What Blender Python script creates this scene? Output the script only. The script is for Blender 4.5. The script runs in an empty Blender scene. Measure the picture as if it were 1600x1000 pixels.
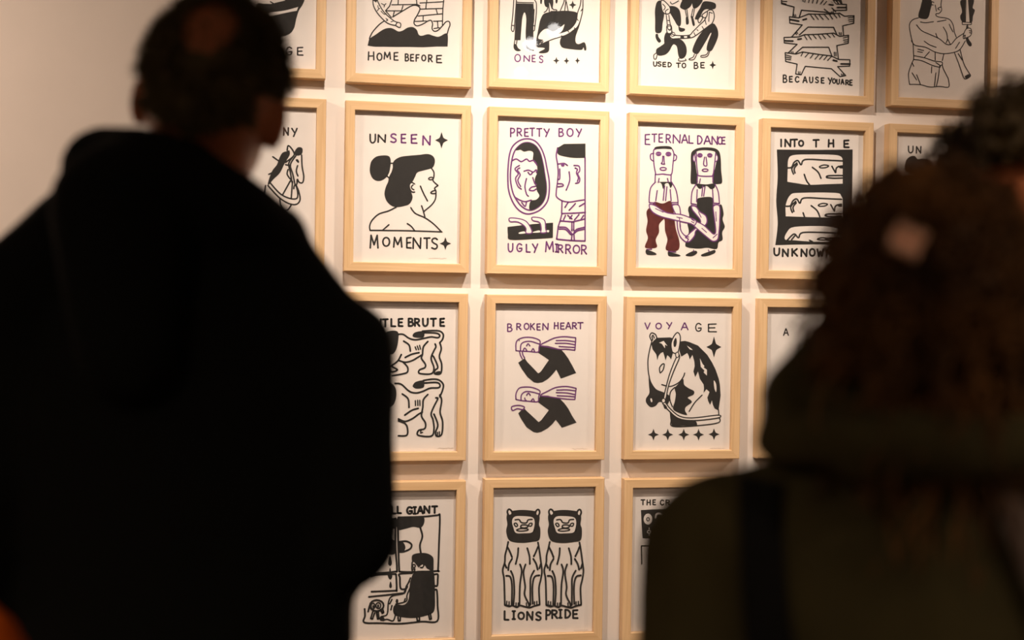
import bpy, bmesh, math, random
from mathutils import Vector, Matrix, Quaternion
from mathutils.geometry import tessellate_polygon
from mathutils.bvhtree import BVHTree
from mathutils.noise import noise as pnoise

scene = bpy.context.scene
COL = scene.collection
random.seed(7)

# ------------------------------------------------------------------ camera
# the wall with the prints is the plane y = 0, x runs right, z up, floor z = 0
EYE = Vector((-0.933, -4.013, 1.461))
YAW, PITCH, ROLL = -0.2052, 0.0143, 0.0144
def _rot(y, p, r):
    Ry = Matrix(((math.cos(y), 0, math.sin(y)), (0, 1, 0), (-math.sin(y), 0, math.cos(y))))
    Rx = Matrix(((1, 0, 0), (0, math.cos(p), -math.sin(p)), (0, math.sin(p), math.cos(p))))
    Rz = Matrix(((math.cos(r), -math.sin(r), 0), (math.sin(r), math.cos(r), 0), (0, 0, 1)))
    return Rz @ Rx @ Ry
_R = _rot(YAW, PITCH, ROLL)
_w = lambda v: Vector((v[0], v[2], -v[1]))
RIGHT, DOWN, FWD = _w(_R[0]), _w(_R[1]), _w(_R[2])
FPX = 50 / 36 * 1600
cam_data = bpy.data.cameras.new('camera')
cam = bpy.data.objects.new('camera', cam_data)
COL.objects.link(cam)
cam.matrix_world = Matrix(((RIGHT.x, -DOWN.x, -FWD.x, EYE.x), (RIGHT.y, -DOWN.y, -FWD.y, EYE.y),
                           (RIGHT.z, -DOWN.z, -FWD.z, EYE.z), (0, 0, 0, 1)))
cam_data.lens = 50
cam_data.sensor_width = 36
cam_data.clip_start = 0.05
cam_data.dof.use_dof = True
cam_data.dof.focus_distance = 4.12
cam_data.dof.aperture_fstop = 2.2
scene.camera = cam

def ray(px, py):
    return (FWD + RIGHT * ((px - 800) / FPX) + DOWN * ((py - 500) / FPX))
def at_depth(px, py, d):
    return EYE + ray(px, py) * d
def at_wall(px, py, y):
    r = ray(px, py)
    return EYE + r * ((y - EYE.y) / r.y)

# ------------------------------------------------------------------ view and light
scene.view_settings.view_transform = 'Standard'
scene.view_settings.look = 'None'
scene.view_settings.exposure = 0.06
scene.view_settings.gamma = 1.0
scene.view_settings.use_curve_mapping = False
world = bpy.data.worlds.new('world')
scene.world = world
world.use_nodes = True
world.node_tree.nodes['Background'].inputs[0].default_value = (1.0, 0.72, 0.48, 1)
world.node_tree.nodes['Background'].inputs[1].default_value = 0.02

def spot(name, loc, target, watts, angle, blend, radius, color):
    d = bpy.data.lights.new(name, 'SPOT')
    d.energy = watts; d.spot_size = math.radians(angle); d.spot_blend = blend
    d.shadow_soft_size = radius; d.color = color
    o = bpy.data.objects.new(name, d); COL.objects.link(o)
    o.location = loc
    o.rotation_euler = (Vector(target) - Vector(loc)).to_track_quat('-Z', 'Y').to_euler()
    return o
WARM = (1.0, 0.83, 0.665)
AMBER = (1.0, 0.75, 0.56)
LAMPS = [  # location of lamp mouth, aim, watts, cone, blend
    ((-0.62, -1.10, 2.86), (0.0, 0.0, 1.25), 122, 88, 1.0),
    ((0.22, -1.10, 2.86), (0.32, 0.0, 1.28), 132, 80, 1.0),
]
for i, (l, t, w, a, b) in enumerate(LAMPS):
    spot('spot_lamp_light', l, t, w, a, b, 0.02, WARM)
# lamps along the room, plus added unseen ones to brighten wall ends and visitors
GALLERY = [((-2.6, -5.2, 2.86), (-2.7, -4.6, 0.0), 420, 130), ((2.0, -5.6, 2.86), (2.1, -5.0, 0.0), 420, 130),
           ((-3.1, -1.5, 2.86), (-2.5, 0.0, 1.4), 240, 125), ((2.5, -1.5, 2.86), (1.9, 0.0, 1.4), 90, 125),  # two wall washers, unseen, added to lift the outer parts of the wall
           ((0.9, -4.7, 2.86), (0.25, -2.5, 1.5), 120, 42)]  # unseen spot added to light the visitors' hair and skin
for l, t, w, a in GALLERY:
    spot('gallery_lamp_light', l, t, w, a, 0.9, 0.04, AMBER)

# ------------------------------------------------------------------ materials
def lin(c):
    return tuple(((v / 255 / 12.92) if v / 255 <= 0.04045 else ((v / 255 + 0.055) / 1.055) ** 2.4) for v in c)
def mat(name, base, rough=0.6, noise_scale=None, var=0.12, bump=0.0, sss=0.0, spec=0.5, sheen=0.0, stretch=(1, 1, 1), detail=4):
    m = bpy.data.materials.new(name); m.use_nodes = True
    nt = m.node_tree; n = nt.nodes; b = n['Principled BSDF']
    b.inputs['Base Color'].default_value = (*base, 1)
    b.inputs['Roughness'].default_value = rough
    b.inputs['Specular IOR Level'].default_value = spec
    if sheen:
        b.inputs['Sheen Weight'].default_value = sheen
        b.inputs['Sheen Roughness'].default_value = 0.5
        b.inputs['Sheen Tint'].default_value = (*[min(1, v * 6 + 0.05) for v in base], 1)
    if sss:
        b.inputs['Subsurface Weight'].default_value = sss
        b.inputs['Subsurface Radius'].default_value = (0.02, 0.006, 0.003)
        b.inputs['Subsurface Scale'].default_value = 1.0
    if noise_scale:
        tc = n.new('ShaderNodeTexCoord'); mp = n.new('ShaderNodeMapping'); mp.inputs['Scale'].default_value = stretch
        nz = n.new('ShaderNodeTexNoise'); nz.inputs['Scale'].default_value = noise_scale; nz.inputs['Detail'].default_value = detail
        rp = n.new('ShaderNodeValToRGB')
        rp.color_ramp.elements[0].position = 0.3; rp.color_ramp.elements[1].position = 0.7
        rp.color_ramp.elements[0].color = (*[v * (1 - var) for v in base], 1)
        rp.color_ramp.elements[1].color = (*[min(1, v * (1 + var)) for v in base], 1)
        nt.links.new(tc.outputs['Object'], mp.inputs['Vector']); nt.links.new(mp.outputs[0], nz.inputs['Vector'])
        nt.links.new(nz.outputs['Fac'], rp.inputs[0]); nt.links.new(rp.outputs[0], b.inputs['Base Color'])
        if bump:
            bp = n.new('ShaderNodeBump'); bp.inputs['Strength'].default_value = bump; bp.inputs['Distance'].default_value = 0.002
            nt.links.new(nz.outputs['Fac'], bp.inputs['Height']); nt.links.new(bp.outputs[0], b.inputs['Normal'])
    return m

def wood_mat():
    m = bpy.data.materials.new('pale_maple_wood'); m.use_nodes = True
    nt = m.node_tree; n = nt.nodes; b = n['Principled BSDF']
    uv = n.new('ShaderNodeUVMap'); uv.uv_map = 'grain'
    oi = n.new('ShaderNodeObjectInfo')
    add = n.new('ShaderNodeVectorMath'); add.operation = 'ADD'
    sc = n.new('ShaderNodeVectorMath'); sc.operation = 'SCALE'; sc.inputs[0].default_value = (7.3, 3.1, 0)
    nt.links.new(oi.outputs['Random'], sc.inputs['Scale'])
    nt.links.new(uv.outputs[0], add.inputs[0]); nt.links.new(sc.outputs[0], add.inputs[1])
    mp = n.new('ShaderNodeMapping'); mp.inputs['Scale'].default_value = (3.0, 90.0, 1)
    nt.links.new(add.outputs[0], mp.inputs[0])
    nz = n.new('ShaderNodeTexNoise'); nz.inputs['Scale'].default_value = 2.0; nz.inputs['Detail'].default_value = 5
    nt.links.new(mp.outputs[0], nz.inputs['Vector'])
    mp2 = n.new('ShaderNodeMapping'); mp2.inputs['Scale'].default_value = (1.2, 14.0, 1)
    nt.links.new(add.outputs[0], mp2.inputs[0])
    nz2 = n.new('ShaderNodeTexNoise'); nz2.inputs['Scale'].default_value = 2.5
    nt.links.new(mp2.outputs[0], nz2.inputs['Vector'])
    mx = n.new('ShaderNodeMath'); mx.operation = 'ADD'
    h1 = n.new('ShaderNodeMath'); h1.operation = 'MULTIPLY'; h1.inputs[1].default_value = 0.45
    h2 = n.new('ShaderNodeMath'); h2.operation = 'MULTIPLY'; h2.inputs[1].default_value = 0.55
    nt.links.new(nz.outputs['Fac'], h1.inputs[0]); nt.links.new(nz2.outputs['Fac'], h2.inputs[0])
    nt.links.new(h1.outputs[0], mx.inputs[0]); nt.links.new(h2.outputs[0], mx.inputs[1])
    rp = n.new('ShaderNodeValToRGB')
    rp.color_ramp.elements[0].position = 0.3; rp.color_ramp.elements[1].position = 0.7
    rp.color_ramp.elements[0].color = (0.56, 0.36, 0.185, 1)
    rp.color_ramp.elements[1].color = (0.74, 0.515, 0.30, 1)
    nt.links.new(mx.outputs[0], rp.inputs[0]); nt.links.new(rp.outputs[0], b.inputs['Base Color'])
    b.inputs['Roughness'].default_value = 0.5
    b.inputs['Specular IOR Level'].default_value = 0.35
    return m

def glass_mat():
    m = bpy.data.materials.new('picture_glass'); m.use_nodes = True
    nt = m.node_tree; n = nt.nodes; n.remove(n['Principled BSDF'])
    out = n['Material Output']
    tr = n.new('ShaderNodeBsdfTransparent'); tr.inputs[0].default_value = (0.985, 0.98, 0.98, 1)
    gl = n.new('ShaderNodeBsdfGlossy'); gl.inputs['Roughness'].default_value = 0.012
    lw = n.new('ShaderNodeLayerWeight'); lw.inputs[0].default_value = 0.5
    pw = n.new('ShaderNodeMath'); pw.operation = 'POWER'; pw.inputs[1].default_value = 5.0
    fr = n.new('ShaderNodeMath'); fr.operation = 'MULTIPLY_ADD'; fr.inputs[1].default_value = 0.9; fr.inputs[2].default_value = 0.035
    nt.links.new(lw.outputs['Facing'], pw.inputs[0]); nt.links.new(pw.outputs[0], fr.inputs[0])
    mx = n.new('ShaderNodeMixShader')
    nt.links.new(fr.outputs[0], mx.inputs[0]); nt.links.new(tr.outputs[0], mx.inputs[1]); nt.links.new(gl.outputs[0], mx.inputs[2])
    nt.links.new(mx.outputs[0], out.inputs[0])
    return m

def emit_mat(name, col, strength):
    m = bpy.data.materials.new(name); m.use_nodes = True
    nt = m.node_tree; n = nt.nodes; b = n['Principled BSDF']
    b.inputs['Emission Color'].default_value = (*col, 1); b.inputs['Emission Strength'].default_value = strength
    b.inputs['Base Color'].default_value = (0.8, 0.8, 0.8, 1)
    return m

M = {
    'wall': mat('white_wall_paint', (0.78, 0.715, 0.675), 0.9, 6.0, 0.02, spec=0.2),
    'room': mat('dim_wall_paint', (0.42, 0.36, 0.31), 0.9, 5.0, 0.04, spec=0.2),
    'ceiling': mat('ceiling_paint', (0.5, 0.46, 0.42), 0.9, 4.0, 0.03, spec=0.2),
    'floor': mat('dark_floor', (0.07, 0.055, 0.042), 0.45, 3.0, 0.25),
    'wood': wood_mat(), 'glass': glass_mat(),
    'paper': mat('print_paper', (0.82, 0.785, 0.76), 0.85, 40.0, 0.012, spec=0.2),
    'ink': mat('black_ink', (0.026, 0.026, 0.026), 0.7, 60.0, 0.15, spec=0.25),
    'fringed_ink': mat('lens_fringed_ink', (0.15, 0.045, 0.19), 0.7, 60.0, 0.1, spec=0.25),  # black ink with the lens's purple fringing painted into its colour
    'reflection_tinted_ink': mat('reflection_tinted_ink', (0.10, 0.022, 0.02), 0.7, 60.0, 0.3, spec=0.25),  # black ink with a reddish glass reflection painted into its colour
    'pencil': mat('pencil_grey', (0.5, 0.47, 0.44), 0.8, 90.0, 0.1, spec=0.2),
    'skin': mat('skin', (0.52, 0.17, 0.065), 0.5, 30.0, 0.08, sss=0.25),
    'black_cloth': mat('black_wool', (0.0045, 0.005, 0.0045), 0.95, 220.0, 0.3, bump=0.3, spec=0.1),
    'olive_cloth': mat('olive_cotton', (0.044, 0.036, 0.013), 0.9, 9.0, 0.22, bump=0.2, spec=0.15, detail=8),
    'dark_cloth': mat('charcoal_cloth', (0.012, 0.012, 0.012), 0.95, 120.0, 0.3, bump=0.2, spec=0.1),
    'strap': mat('black_webbing', (0.004, 0.004, 0.0035), 0.8, 300.0, 0.3, spec=0.15),
    'taupe': mat('taupe_scarf', (0.13, 0.10, 0.085), 0.95, 60.0, 0.25, bump=0.3, spec=0.1),
    'orange': mat('orange_fleece', (0.72, 0.13, 0.008), 0.95, 150.0, 0.15, bump=0.2, spec=0.1),
    'denim': mat('dark_denim', (0.015, 0.02, 0.035), 0.9, 200.0, 0.25, spec=0.1),
    'shoe': mat('shoe_leather', (0.012, 0.009, 0.007), 0.4, 40.0, 0.2),
    'hair_short': mat('greying_brown_hair', (0.10, 0.076, 0.033), 0.6, 18.0, 0.45, spec=0.2),
    'hair_brown': mat('dark_brown_curls', (0.095, 0.040, 0.009), 0.6, 14.0, 0.75, spec=0.18),
    'hair_black': mat('black_brown_curls', (0.050, 0.031, 0.010), 0.6, 14.0, 0.5, spec=0.18),
    'clip': mat('peach_plastic', (0.85, 0.5, 0.34), 0.35, 30.0, 0.15, sss=0.0),
    'metal': mat('black_metal', (0.02, 0.02, 0.02), 0.4, 30.0, 0.1),
    'lens': emit_mat('lamp_lens', (1.0, 0.97, 0.94), 12.0),
    'eye': mat('eye_white', (0.7, 0.66, 0.6), 0.2, 30.0, 0.03), 'iris': mat('brown_iris', (0.03, 0.015, 0.008), 0.2, 60.0, 0.3),
    'lip': mat('lip', (0.36, 0.1, 0.075), 0.5, 60.0, 0.1),
}

# ------------------------------------------------------------------ object helpers
def link(o, parent=None):
    COL.objects.link(o)
    if parent: o.parent = parent
    return o
def tag(o, label=None, cat=None, group=None, kind=None):
    for k, v in (('label', label), ('category', cat), ('group', group), ('kind', kind)):
        if v: o[k] = v
    return o
def thing(name, label, cat, loc=(0, 0, 0), rotz=0.0, group=None):
    o = link(bpy.data.objects.new(name, None))
    o.location = loc; o.rotation_euler = (0, 0, rotz); o.empty_display_size = 0.1
    return tag(o, label, cat, group)

class MB:
    def __init__(s): s.v = []; s.f = []; s.mi = []; s.uv = []
    def add(s, vs, fs, mi=0):
        b = len(s.v); s.v += [tuple(v) for v in vs]
        for f in fs: s.f.append(tuple(i + b for i in f)); s.mi.append(mi)
    def box(s, c, d, mi=0):
        x, y, z = c; a, b, e = d[0] / 2, d[1] / 2, d[2] / 2
        vs = [(x + i * a, y + j * b, z + k * e) for i in (-1, 1) for j in (-1, 1) for k in (-1, 1)]
        s.add(vs, [(0, 1, 3, 2), (4, 6, 7, 5), (0, 4, 5, 1), (2, 3, 7, 6), (0, 2, 6, 4), (1, 5, 7, 3)], mi)
    def tube(s, pts, rads, n=6, mi=0, caps=True):
        pts = [Vector(p) for p in pts]
        t0 = (pts[1] - pts[0]).normalized()
        u = t0.orthogonal().normalized(); rings = []
        for i, p in enumerate(pts):
            t = (pts[min(i + 1, len(pts) - 1)] - pts[max(i - 1, 0)]).normalized()
            u = (u - t * u.dot(t)).normalized(); w = t.cross(u)
            r = rads[i] if isinstance(rads, (list, tuple)) else rads
            rings.append([p + (u * math.cos(2 * math.pi * k / n) + w * math.sin(2 * math.pi * k / n)) * r for k in range(n)])
        vs = [v for r in rings for v in r]; fs = []
        for i in range(len(pts) - 1):
            for k in range(n):
                a = i * n + k; b = i * n + (k + 1) % n
                fs.append((a, b, b + n, a + n))
        if caps:
            fs.append(tuple(range(n - 1, -1, -1))); fs.append(tuple((len(pts) - 1) * n + k for k in range(n)))
        s.add(vs, fs, mi)
    def ell(s, c, r, rot=None, nu=20, nv=12, mi=0):
        c = Vector(c); vs = []; fs = []
        for i in range(nv + 1):
            a = math.pi * i / nv
            for k in range(nu):
                b = 2 * math.pi * k / nu
                p = Vector((r[0] * math.sin(a) * math.cos(b), r[1] * math.sin(a) * math.sin(b), r[2] * math.cos(a)))
                if rot: p = rot @ p
                vs.append(c + p)
        for i in range(nv):
            for k in range(nu):
                a = i * nu + k; b = i * nu + (k + 1) % nu
                fs.append((a, a + nu, b + nu, b))
        s.add(vs, fs, mi)
    def cap(s, p0, p1, r0, r1, n=14):
        """closed tapered capsule"""
        p0, p1 = Vector(p0), Vector(p1); t = (p1 - p0).normalized()
        pts = []; rr = []
        for k in range(6):
            a = math.pi / 2 * (k / 5); pts.append(p0 - t * r0 * math.cos(a)); rr.append(max(r0 * math.sin(a), 0.0006))
        for k in range(6):
            a = math.pi / 2 * (k / 5); pts.append(p1 + t * r1 * math.sin(a)); rr.append(max(r1 * math.cos(a), 0.0006))
        s.tube(pts, rr, n)
    def loft(s, rings, n=32, mi=0):
        """rings: (cx, cy, z, rx, ry)"""
        vs = []; fs = []
        for cx, cy, z, rx, ry in rings:
            for k in range(n):
                a = 2 * math.pi * k / n
                vs.append((cx + rx * math.cos(a), cy + ry * math.sin(a), z))
        for i in range(len(rings) - 1):
            for k in range(n):
                a = i * n + k; b = i * n + (k + 1) % n
                fs.append((a, b, b + n, a + n))
        fs.append(tuple(range(n - 1, -1, -1))); fs.append(tuple((len(rings) - 1) * n + k for k in range(n)))
        s.add(vs, fs, mi)
    def mesh(s, name, mats):
        me = bpy.data.meshes.new(name); me.from_pydata(s.v, [], s.f)
        for m in mats: me.materials.append(m)
        if len(mats) > 1: me.polygons.foreach_set('material_index', s.mi)
        return me
    def build(s, name, mats, parent=None, smooth=False, loc=None):
        if not isinstance(mats, (list, tuple)): mats = [mats]
        me = s.mesh(name, mats)
        if smooth: me.polygons.foreach_set('use_smooth', [True] * len(me.polygons))
        me.update()
        o = link(bpy.data.objects.new(name, me), parent)
        if loc: o.location = loc
        return o

def remeshed(mb, name, m, parent, voxel=0.008, smooth=6, disp=0.0, dscale=8.0):
    """grow one continuous skin over the overlapping volumes of mb"""
    me = mb.mesh(name, [m]); o = bpy.data.objects.new(name, me); COL.objects.link(o)
    md = o.modifiers.new('skin', 'REMESH'); md.mode = 'VOXEL'; md.voxel_size = voxel
    ms = o.modifiers.new('soften', 'SMOOTH'); ms.iterations = smooth; ms.factor = 0.5
    dg = bpy.context.evaluated_depsgraph_get(); dg.update()
    new = bpy.data.meshes.new_from_object(o.evaluated_get(dg))
    o.modifiers.clear(); o.data = new; bpy.data.meshes.remove(me)
    new.name = name
    if not new.materials: new.materials.append(m)
    if disp:
        co = [0.0] * (3 * len(new.vertices)); new.vertices.foreach_get('co', co)
        ns = [v.normal.copy() for v in new.vertices]
        for i, nn in enumerate(ns):
            p = Vector(co[3 * i:3 * i + 3]); q = Vector((p.x, p.y, p.z * 0.45)) * dscale
            d = disp * (pnoise(q) + 0.5 * pnoise(q * 2.1))
            co[3 * i:3 * i + 3] = p + nn * d
        new.vertices.foreach_set('co', co)
    new.polygons.foreach_set('use_smooth', [True] * len(new.polygons)); new.update()
    o.parent = parent
    return o

# ------------------------------------------------------------------ the room
def slab(name, c, d, m):
    mb = MB(); mb.box(c, d); o = mb.build(name, m); tag(o, kind='structure'); return o
X0, X1, Y0, H = -5.0, 4.0, -7.5, 3.15
slab('wall_back', ((X0 + X1) / 2, 0.05, H / 2), (X1 - X0, 0.1, H), M['wall'])
slab('wall_left', (X0 - 0.05, Y0 / 2, H / 2), (0.1, -Y0 + 0.2, H), M['room'])
slab('wall_right', (X1 + 0.05, Y0 / 2, H / 2), (0.1, -Y0 + 0.2, H), M['room'])
slab('wall_front', ((X0 + X1) / 2, Y0 - 0.05, H / 2), (X1 - X0, 0.1, H), M['room'])
slab('floor', ((X0 + X1) / 2, Y0 / 2, -0.05), (X1 - X0 + 0.2, -Y0 + 0.2, 0.1), M['floor'])
slab('ceiling', ((X0 + X1) / 2, Y0 / 2, H + 0.05), (X1 - X0 + 0.2, -Y0 + 0.2, 0.1), M['ceiling'])

def track(y, x0, x1):
    mb = MB(); mb.box(((x0 + x1) / 2, y, H - 0.02), (x1 - x0, 0.035, 0.04))
    return mb.build('light_track', M['metal'])
def lamp_head(mouth, target, label, group):
    mouth = Vector(mouth); d = (Vector(target) - mouth).normalized()
    t = thing('track_spotlight', label, 'lamp', mouth, 0, group)
    mb = MB(); b = -d
    mb.tube([b * -0.0, b * 0.012, b * 0.16, b * 0.175], [0.046, 0.048, 0.044, 0.03], 24, caps=False)
    mb.tube([b * 0.0, b * 0.03, b * 0.031], [0.042, 0.038, 0.002], 24, caps=False)
    mb.build('housing', M['metal'], t, True)
    st = MB(); p = b * 0.12; st.tube([p, Vector((p.x, p.y, H - 0.04 - mouth.z))], 0.008, 10); st.build('stem', M['metal'], t, True)
    ln = MB(); ln.tube([b * 0.026, b * 0.028], 0.034, 24); ln.build('lens', M['lens'], t)
    return t
tr1 = track(LAMPS[0][0][1] - 0.05, -2.6, 2.6)
tag(tr1, 'black ceiling light track nearest the wall of prints', 'light track')
lamp_head(LAMPS[0][0], LAMPS[0][1], 'left black track spotlight aimed at the wall of prints', None)
lamp_head(LAMPS[1][0], LAMPS[1][1], 'right black track spotlight aimed at the wall of prints', None)
for (l, t, w, a), nm in zip(GALLERY, ('black ceiling spotlight in the left rear of the room', 'black ceiling spotlight in the right rear of the room', 'added unseen spotlight washing the bare wall at the left', 'added unseen spotlight washing the wall at the far right', 'added unseen spotlight above and to the right of the visitors')):
    lamp_head(l, t, nm, None)
# lamps behind the photographer, seen mirrored in the glass of the ONES print
def mirrored(px, py, z):
    p = at_wall(px, py, -0.031); r = (p - EYE); r.y = -r.y
    return p + r * ((z - p.z) / r.z)
glare = [mirrored(866, 47, 2.86), mirrored(829, 69, 2.76)]
yb = min(g.y for g in glare)
# ------------------------------------------------------------------ framed prints
FW, FH, FD, RAIL = 0.354, 0.4752, 0.035, 0.0262
RECESS = 0.0165                         # paper lies this far behind the frame's front face
PAPER_Y = -FD + RECESS
CX = lambda c: (c - 3) * 0.4098
CZ = lambda r: 1.77 - (r - 2) * 0.5312
OFF = {(1, 1): (-.5, -1.6), (1, 2): (2.7, -2.3), (2, 1): (.5, 3.8), (2, 2): (.9, -1.7), (2, 3): (-.1, 0), (2, 4): (.9, 1.5),
       (3, 1): (-5.5, -.3), (3, 2): (-3.1, -1.5), (3, 3): (-2, 1.2), (3, 4): (-.4, -2.6), (4, 1): (.2, 1.1), (4, 2): (2.3, -1.8),
       (4, 3): (2.2, 1.7), (4, 4): (4.1, 2.5), (5, 1): (1.1, 2.4), (5, 2): (2.2, -1.2), (6, 1): (-.8, .3), (6, 2): (-2.3, -1.4), (5, 3): (1.5, 1.0)}

def frame_mesh():
    """four mitred rails with a small bevel, grain running along each rail"""
    a, b = FW / 2, FH / 2; ch = 0.0016
    # profile around the rail: (inset from the outer edge, depth y)
    prof = [(0, 0.0), (0, -FD + ch), (ch, -FD), (RAIL - ch, -FD), (RAIL, -FD + ch), (RAIL, -0.010), (RAIL - 0.008, -0.010), (RAIL - 0.008, 0.0)]
    corners = [(-1, -1), (1, -1), (1, 1), (-1, 1)]
    vs, fs, uvs = [], [], []
    n = len(prof)
    for s in range(4):
        (x0, z0), (x1, z1) = corners[s], corners[(s + 1) % 4]
        base = len(vs)
        for (cx, cz) in ((x0, z0), (x1, z1)):
            for ins, y in prof:
                vs.append((cx * (a - ins), y, cz * (b - ins)))
        horiz = s in (0, 2)
        for k in range(n):
            k2 = (k + 1) % n
            f = (base + k, base + n + k, base + n + k2, base + k2)
            fs.append(f)
            acc = 0
            for vi in f:
                v = vs[vi]; ins = prof[(vi - base) % n][0]; yy = prof[(vi - base) % n][1]
                uvs.append(((v[0] if horiz else v[2]) + s * 1.7, ins + yy * 0.7 + s * 0.33))
    me = bpy.data.meshes.new('frame'); me.from_pydata(vs, [], fs)
    l = me.uv_layers.new(name='grain')
    for i, u in enumerate(uvs): l.data[i].uv = u
    me.materials.append(M['wood']); me.update()
    return me
FRAME_ME = frame_mesh()
def _quad(w, h, t, name, m):
    mb = MB(); mb.box((0, 0, 0), (w, t, h)); return mb.mesh(name, [m])
GLASS_ME = _quad(FW - 2 * RAIL + 0.002, FH - 2 * RAIL + 0.002, 0.0012, 'glass', M['glass'])
PAPER_ME = _quad(FW - 2 * RAIL + 0.002, FH - 2 * RAIL + 0.002, 0.001, 'print', M['paper'])

# ---- pen: fills, ribbons and hand lettering on a print, in the units of one tracing grid
def catmull(p, closed, sub=5):
    n = len(p); out = []
    if n < 3: return list(p)
    rng = range(n if closed else n - 1)
    for i in rng:
        p1, p2 = p[i], p[(i + 1) % n]
        if p1 == p2: out.append(p1); continue
        p0 = p[(i - 1) % n] if (closed or i > 0) else p1
        p3 = p[(i + 2) % n] if (closed or i < n - 2) else p2
        for k in range(sub):
            t = k / sub; t2 = t * t; t3 = t2 * t
            out.append(tuple(0.5 * (2 * p1[j] + (p2[j] - p0[j]) * t + (2 * p0[j] - 5 * p1[j] + 4 * p2[j] - p3[j]) * t2
                                    + (3 * p1[j] - p0[j] - 3 * p2[j] + p3[j]) * t3) for j in (0, 1)))
    if not closed: out.append(p[-1])
    return out
def pts_of(s):
    v = [float(x) for x in s.replace(',', ' ').split()]
    return list(zip(v[0::2], v[1::2]))

GLYPH = {
 'A': ['0 1 .45 0 .55 0 1 1', '.2 .65 .82 .65'], 'B': ['.05 0 .05 1', '.05 0 .6 .02 .8 .22 .55 .45 .1 .47', '.1 .47 .7 .5 .95 .75 .65 .98 .05 1'],
 'C': ['.95 .15 .6 0 .25 .12 .05 .5 .2 .88 .6 1 .98 .85'], 'D': ['.05 0 .05 1', '.05 0 .6 .08 .95 .5 .6 .92 .05 1'],
 'E': ['.95 0 .05 .03 .05 .98 .98 1', '.05 .5 .8 .48'], 'F': ['.95 0 .08 .02 .05 1', '.08 .5 .75 .48'],
 'G': ['.92 .15 .6 0 .25 .1 .05 .5 .2 .88 .55 1 .9 .85 .95 .58', '.95 .58 .5 .6'], 'H': ['.08 0 .03 1', '.92 0 .95 1', '.06 .52 .94 .5'],
 'I': ['.1 0 .9 0', '.5 0 .5 1', '.1 1 .9 1'], 'i': ['.5 0 .5 1'], 'K': ['.08 0 .08 1', '.9 0 .12 .52', '.3 .42 .95 1'], 'L': ['.08 0 .08 .98 .95 1'],
 'M': ['.02 1 .12 0 .5 .75 .88 0 .98 1'], 'N': ['.05 1 .08 0 .9 1 .95 0'], 'O': ['@.5 0 .15 .15 .02 .5 .15 .85 .5 1 .85 .85 .98 .5 .85 .15'],
 'P': ['.08 1 .08 0', '.08 .02 .7 .05 .92 .28 .65 .52 .1 .55'], 'R': ['.08 1 .08 0', '.08 .02 .7 .05 .9 .27 .65 .5 .1 .52', '.4 .52 .98 1'],
 'S': ['.92 .12 .6 0 .2 .08 .1 .3 .45 .48 .85 .62 .9 .85 .55 1 .05 .9'], 'T': ['.02 .02 .98 0', '.5 .02 .5 1'],
 'U': ['.05 0 .08 .7 .3 .98 .65 .98 .92 .7 .95 0'], 'V': ['.02 0 .48 1 .98 0'], 'W': ['.02 0 .25 1 .5 .3 .75 1 .98 0'], 'Y': ['.02 0 .5 .5', '.98 0 .35 1'],
}
SHARP = set('AEFHIKLMNTVWYi')

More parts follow.
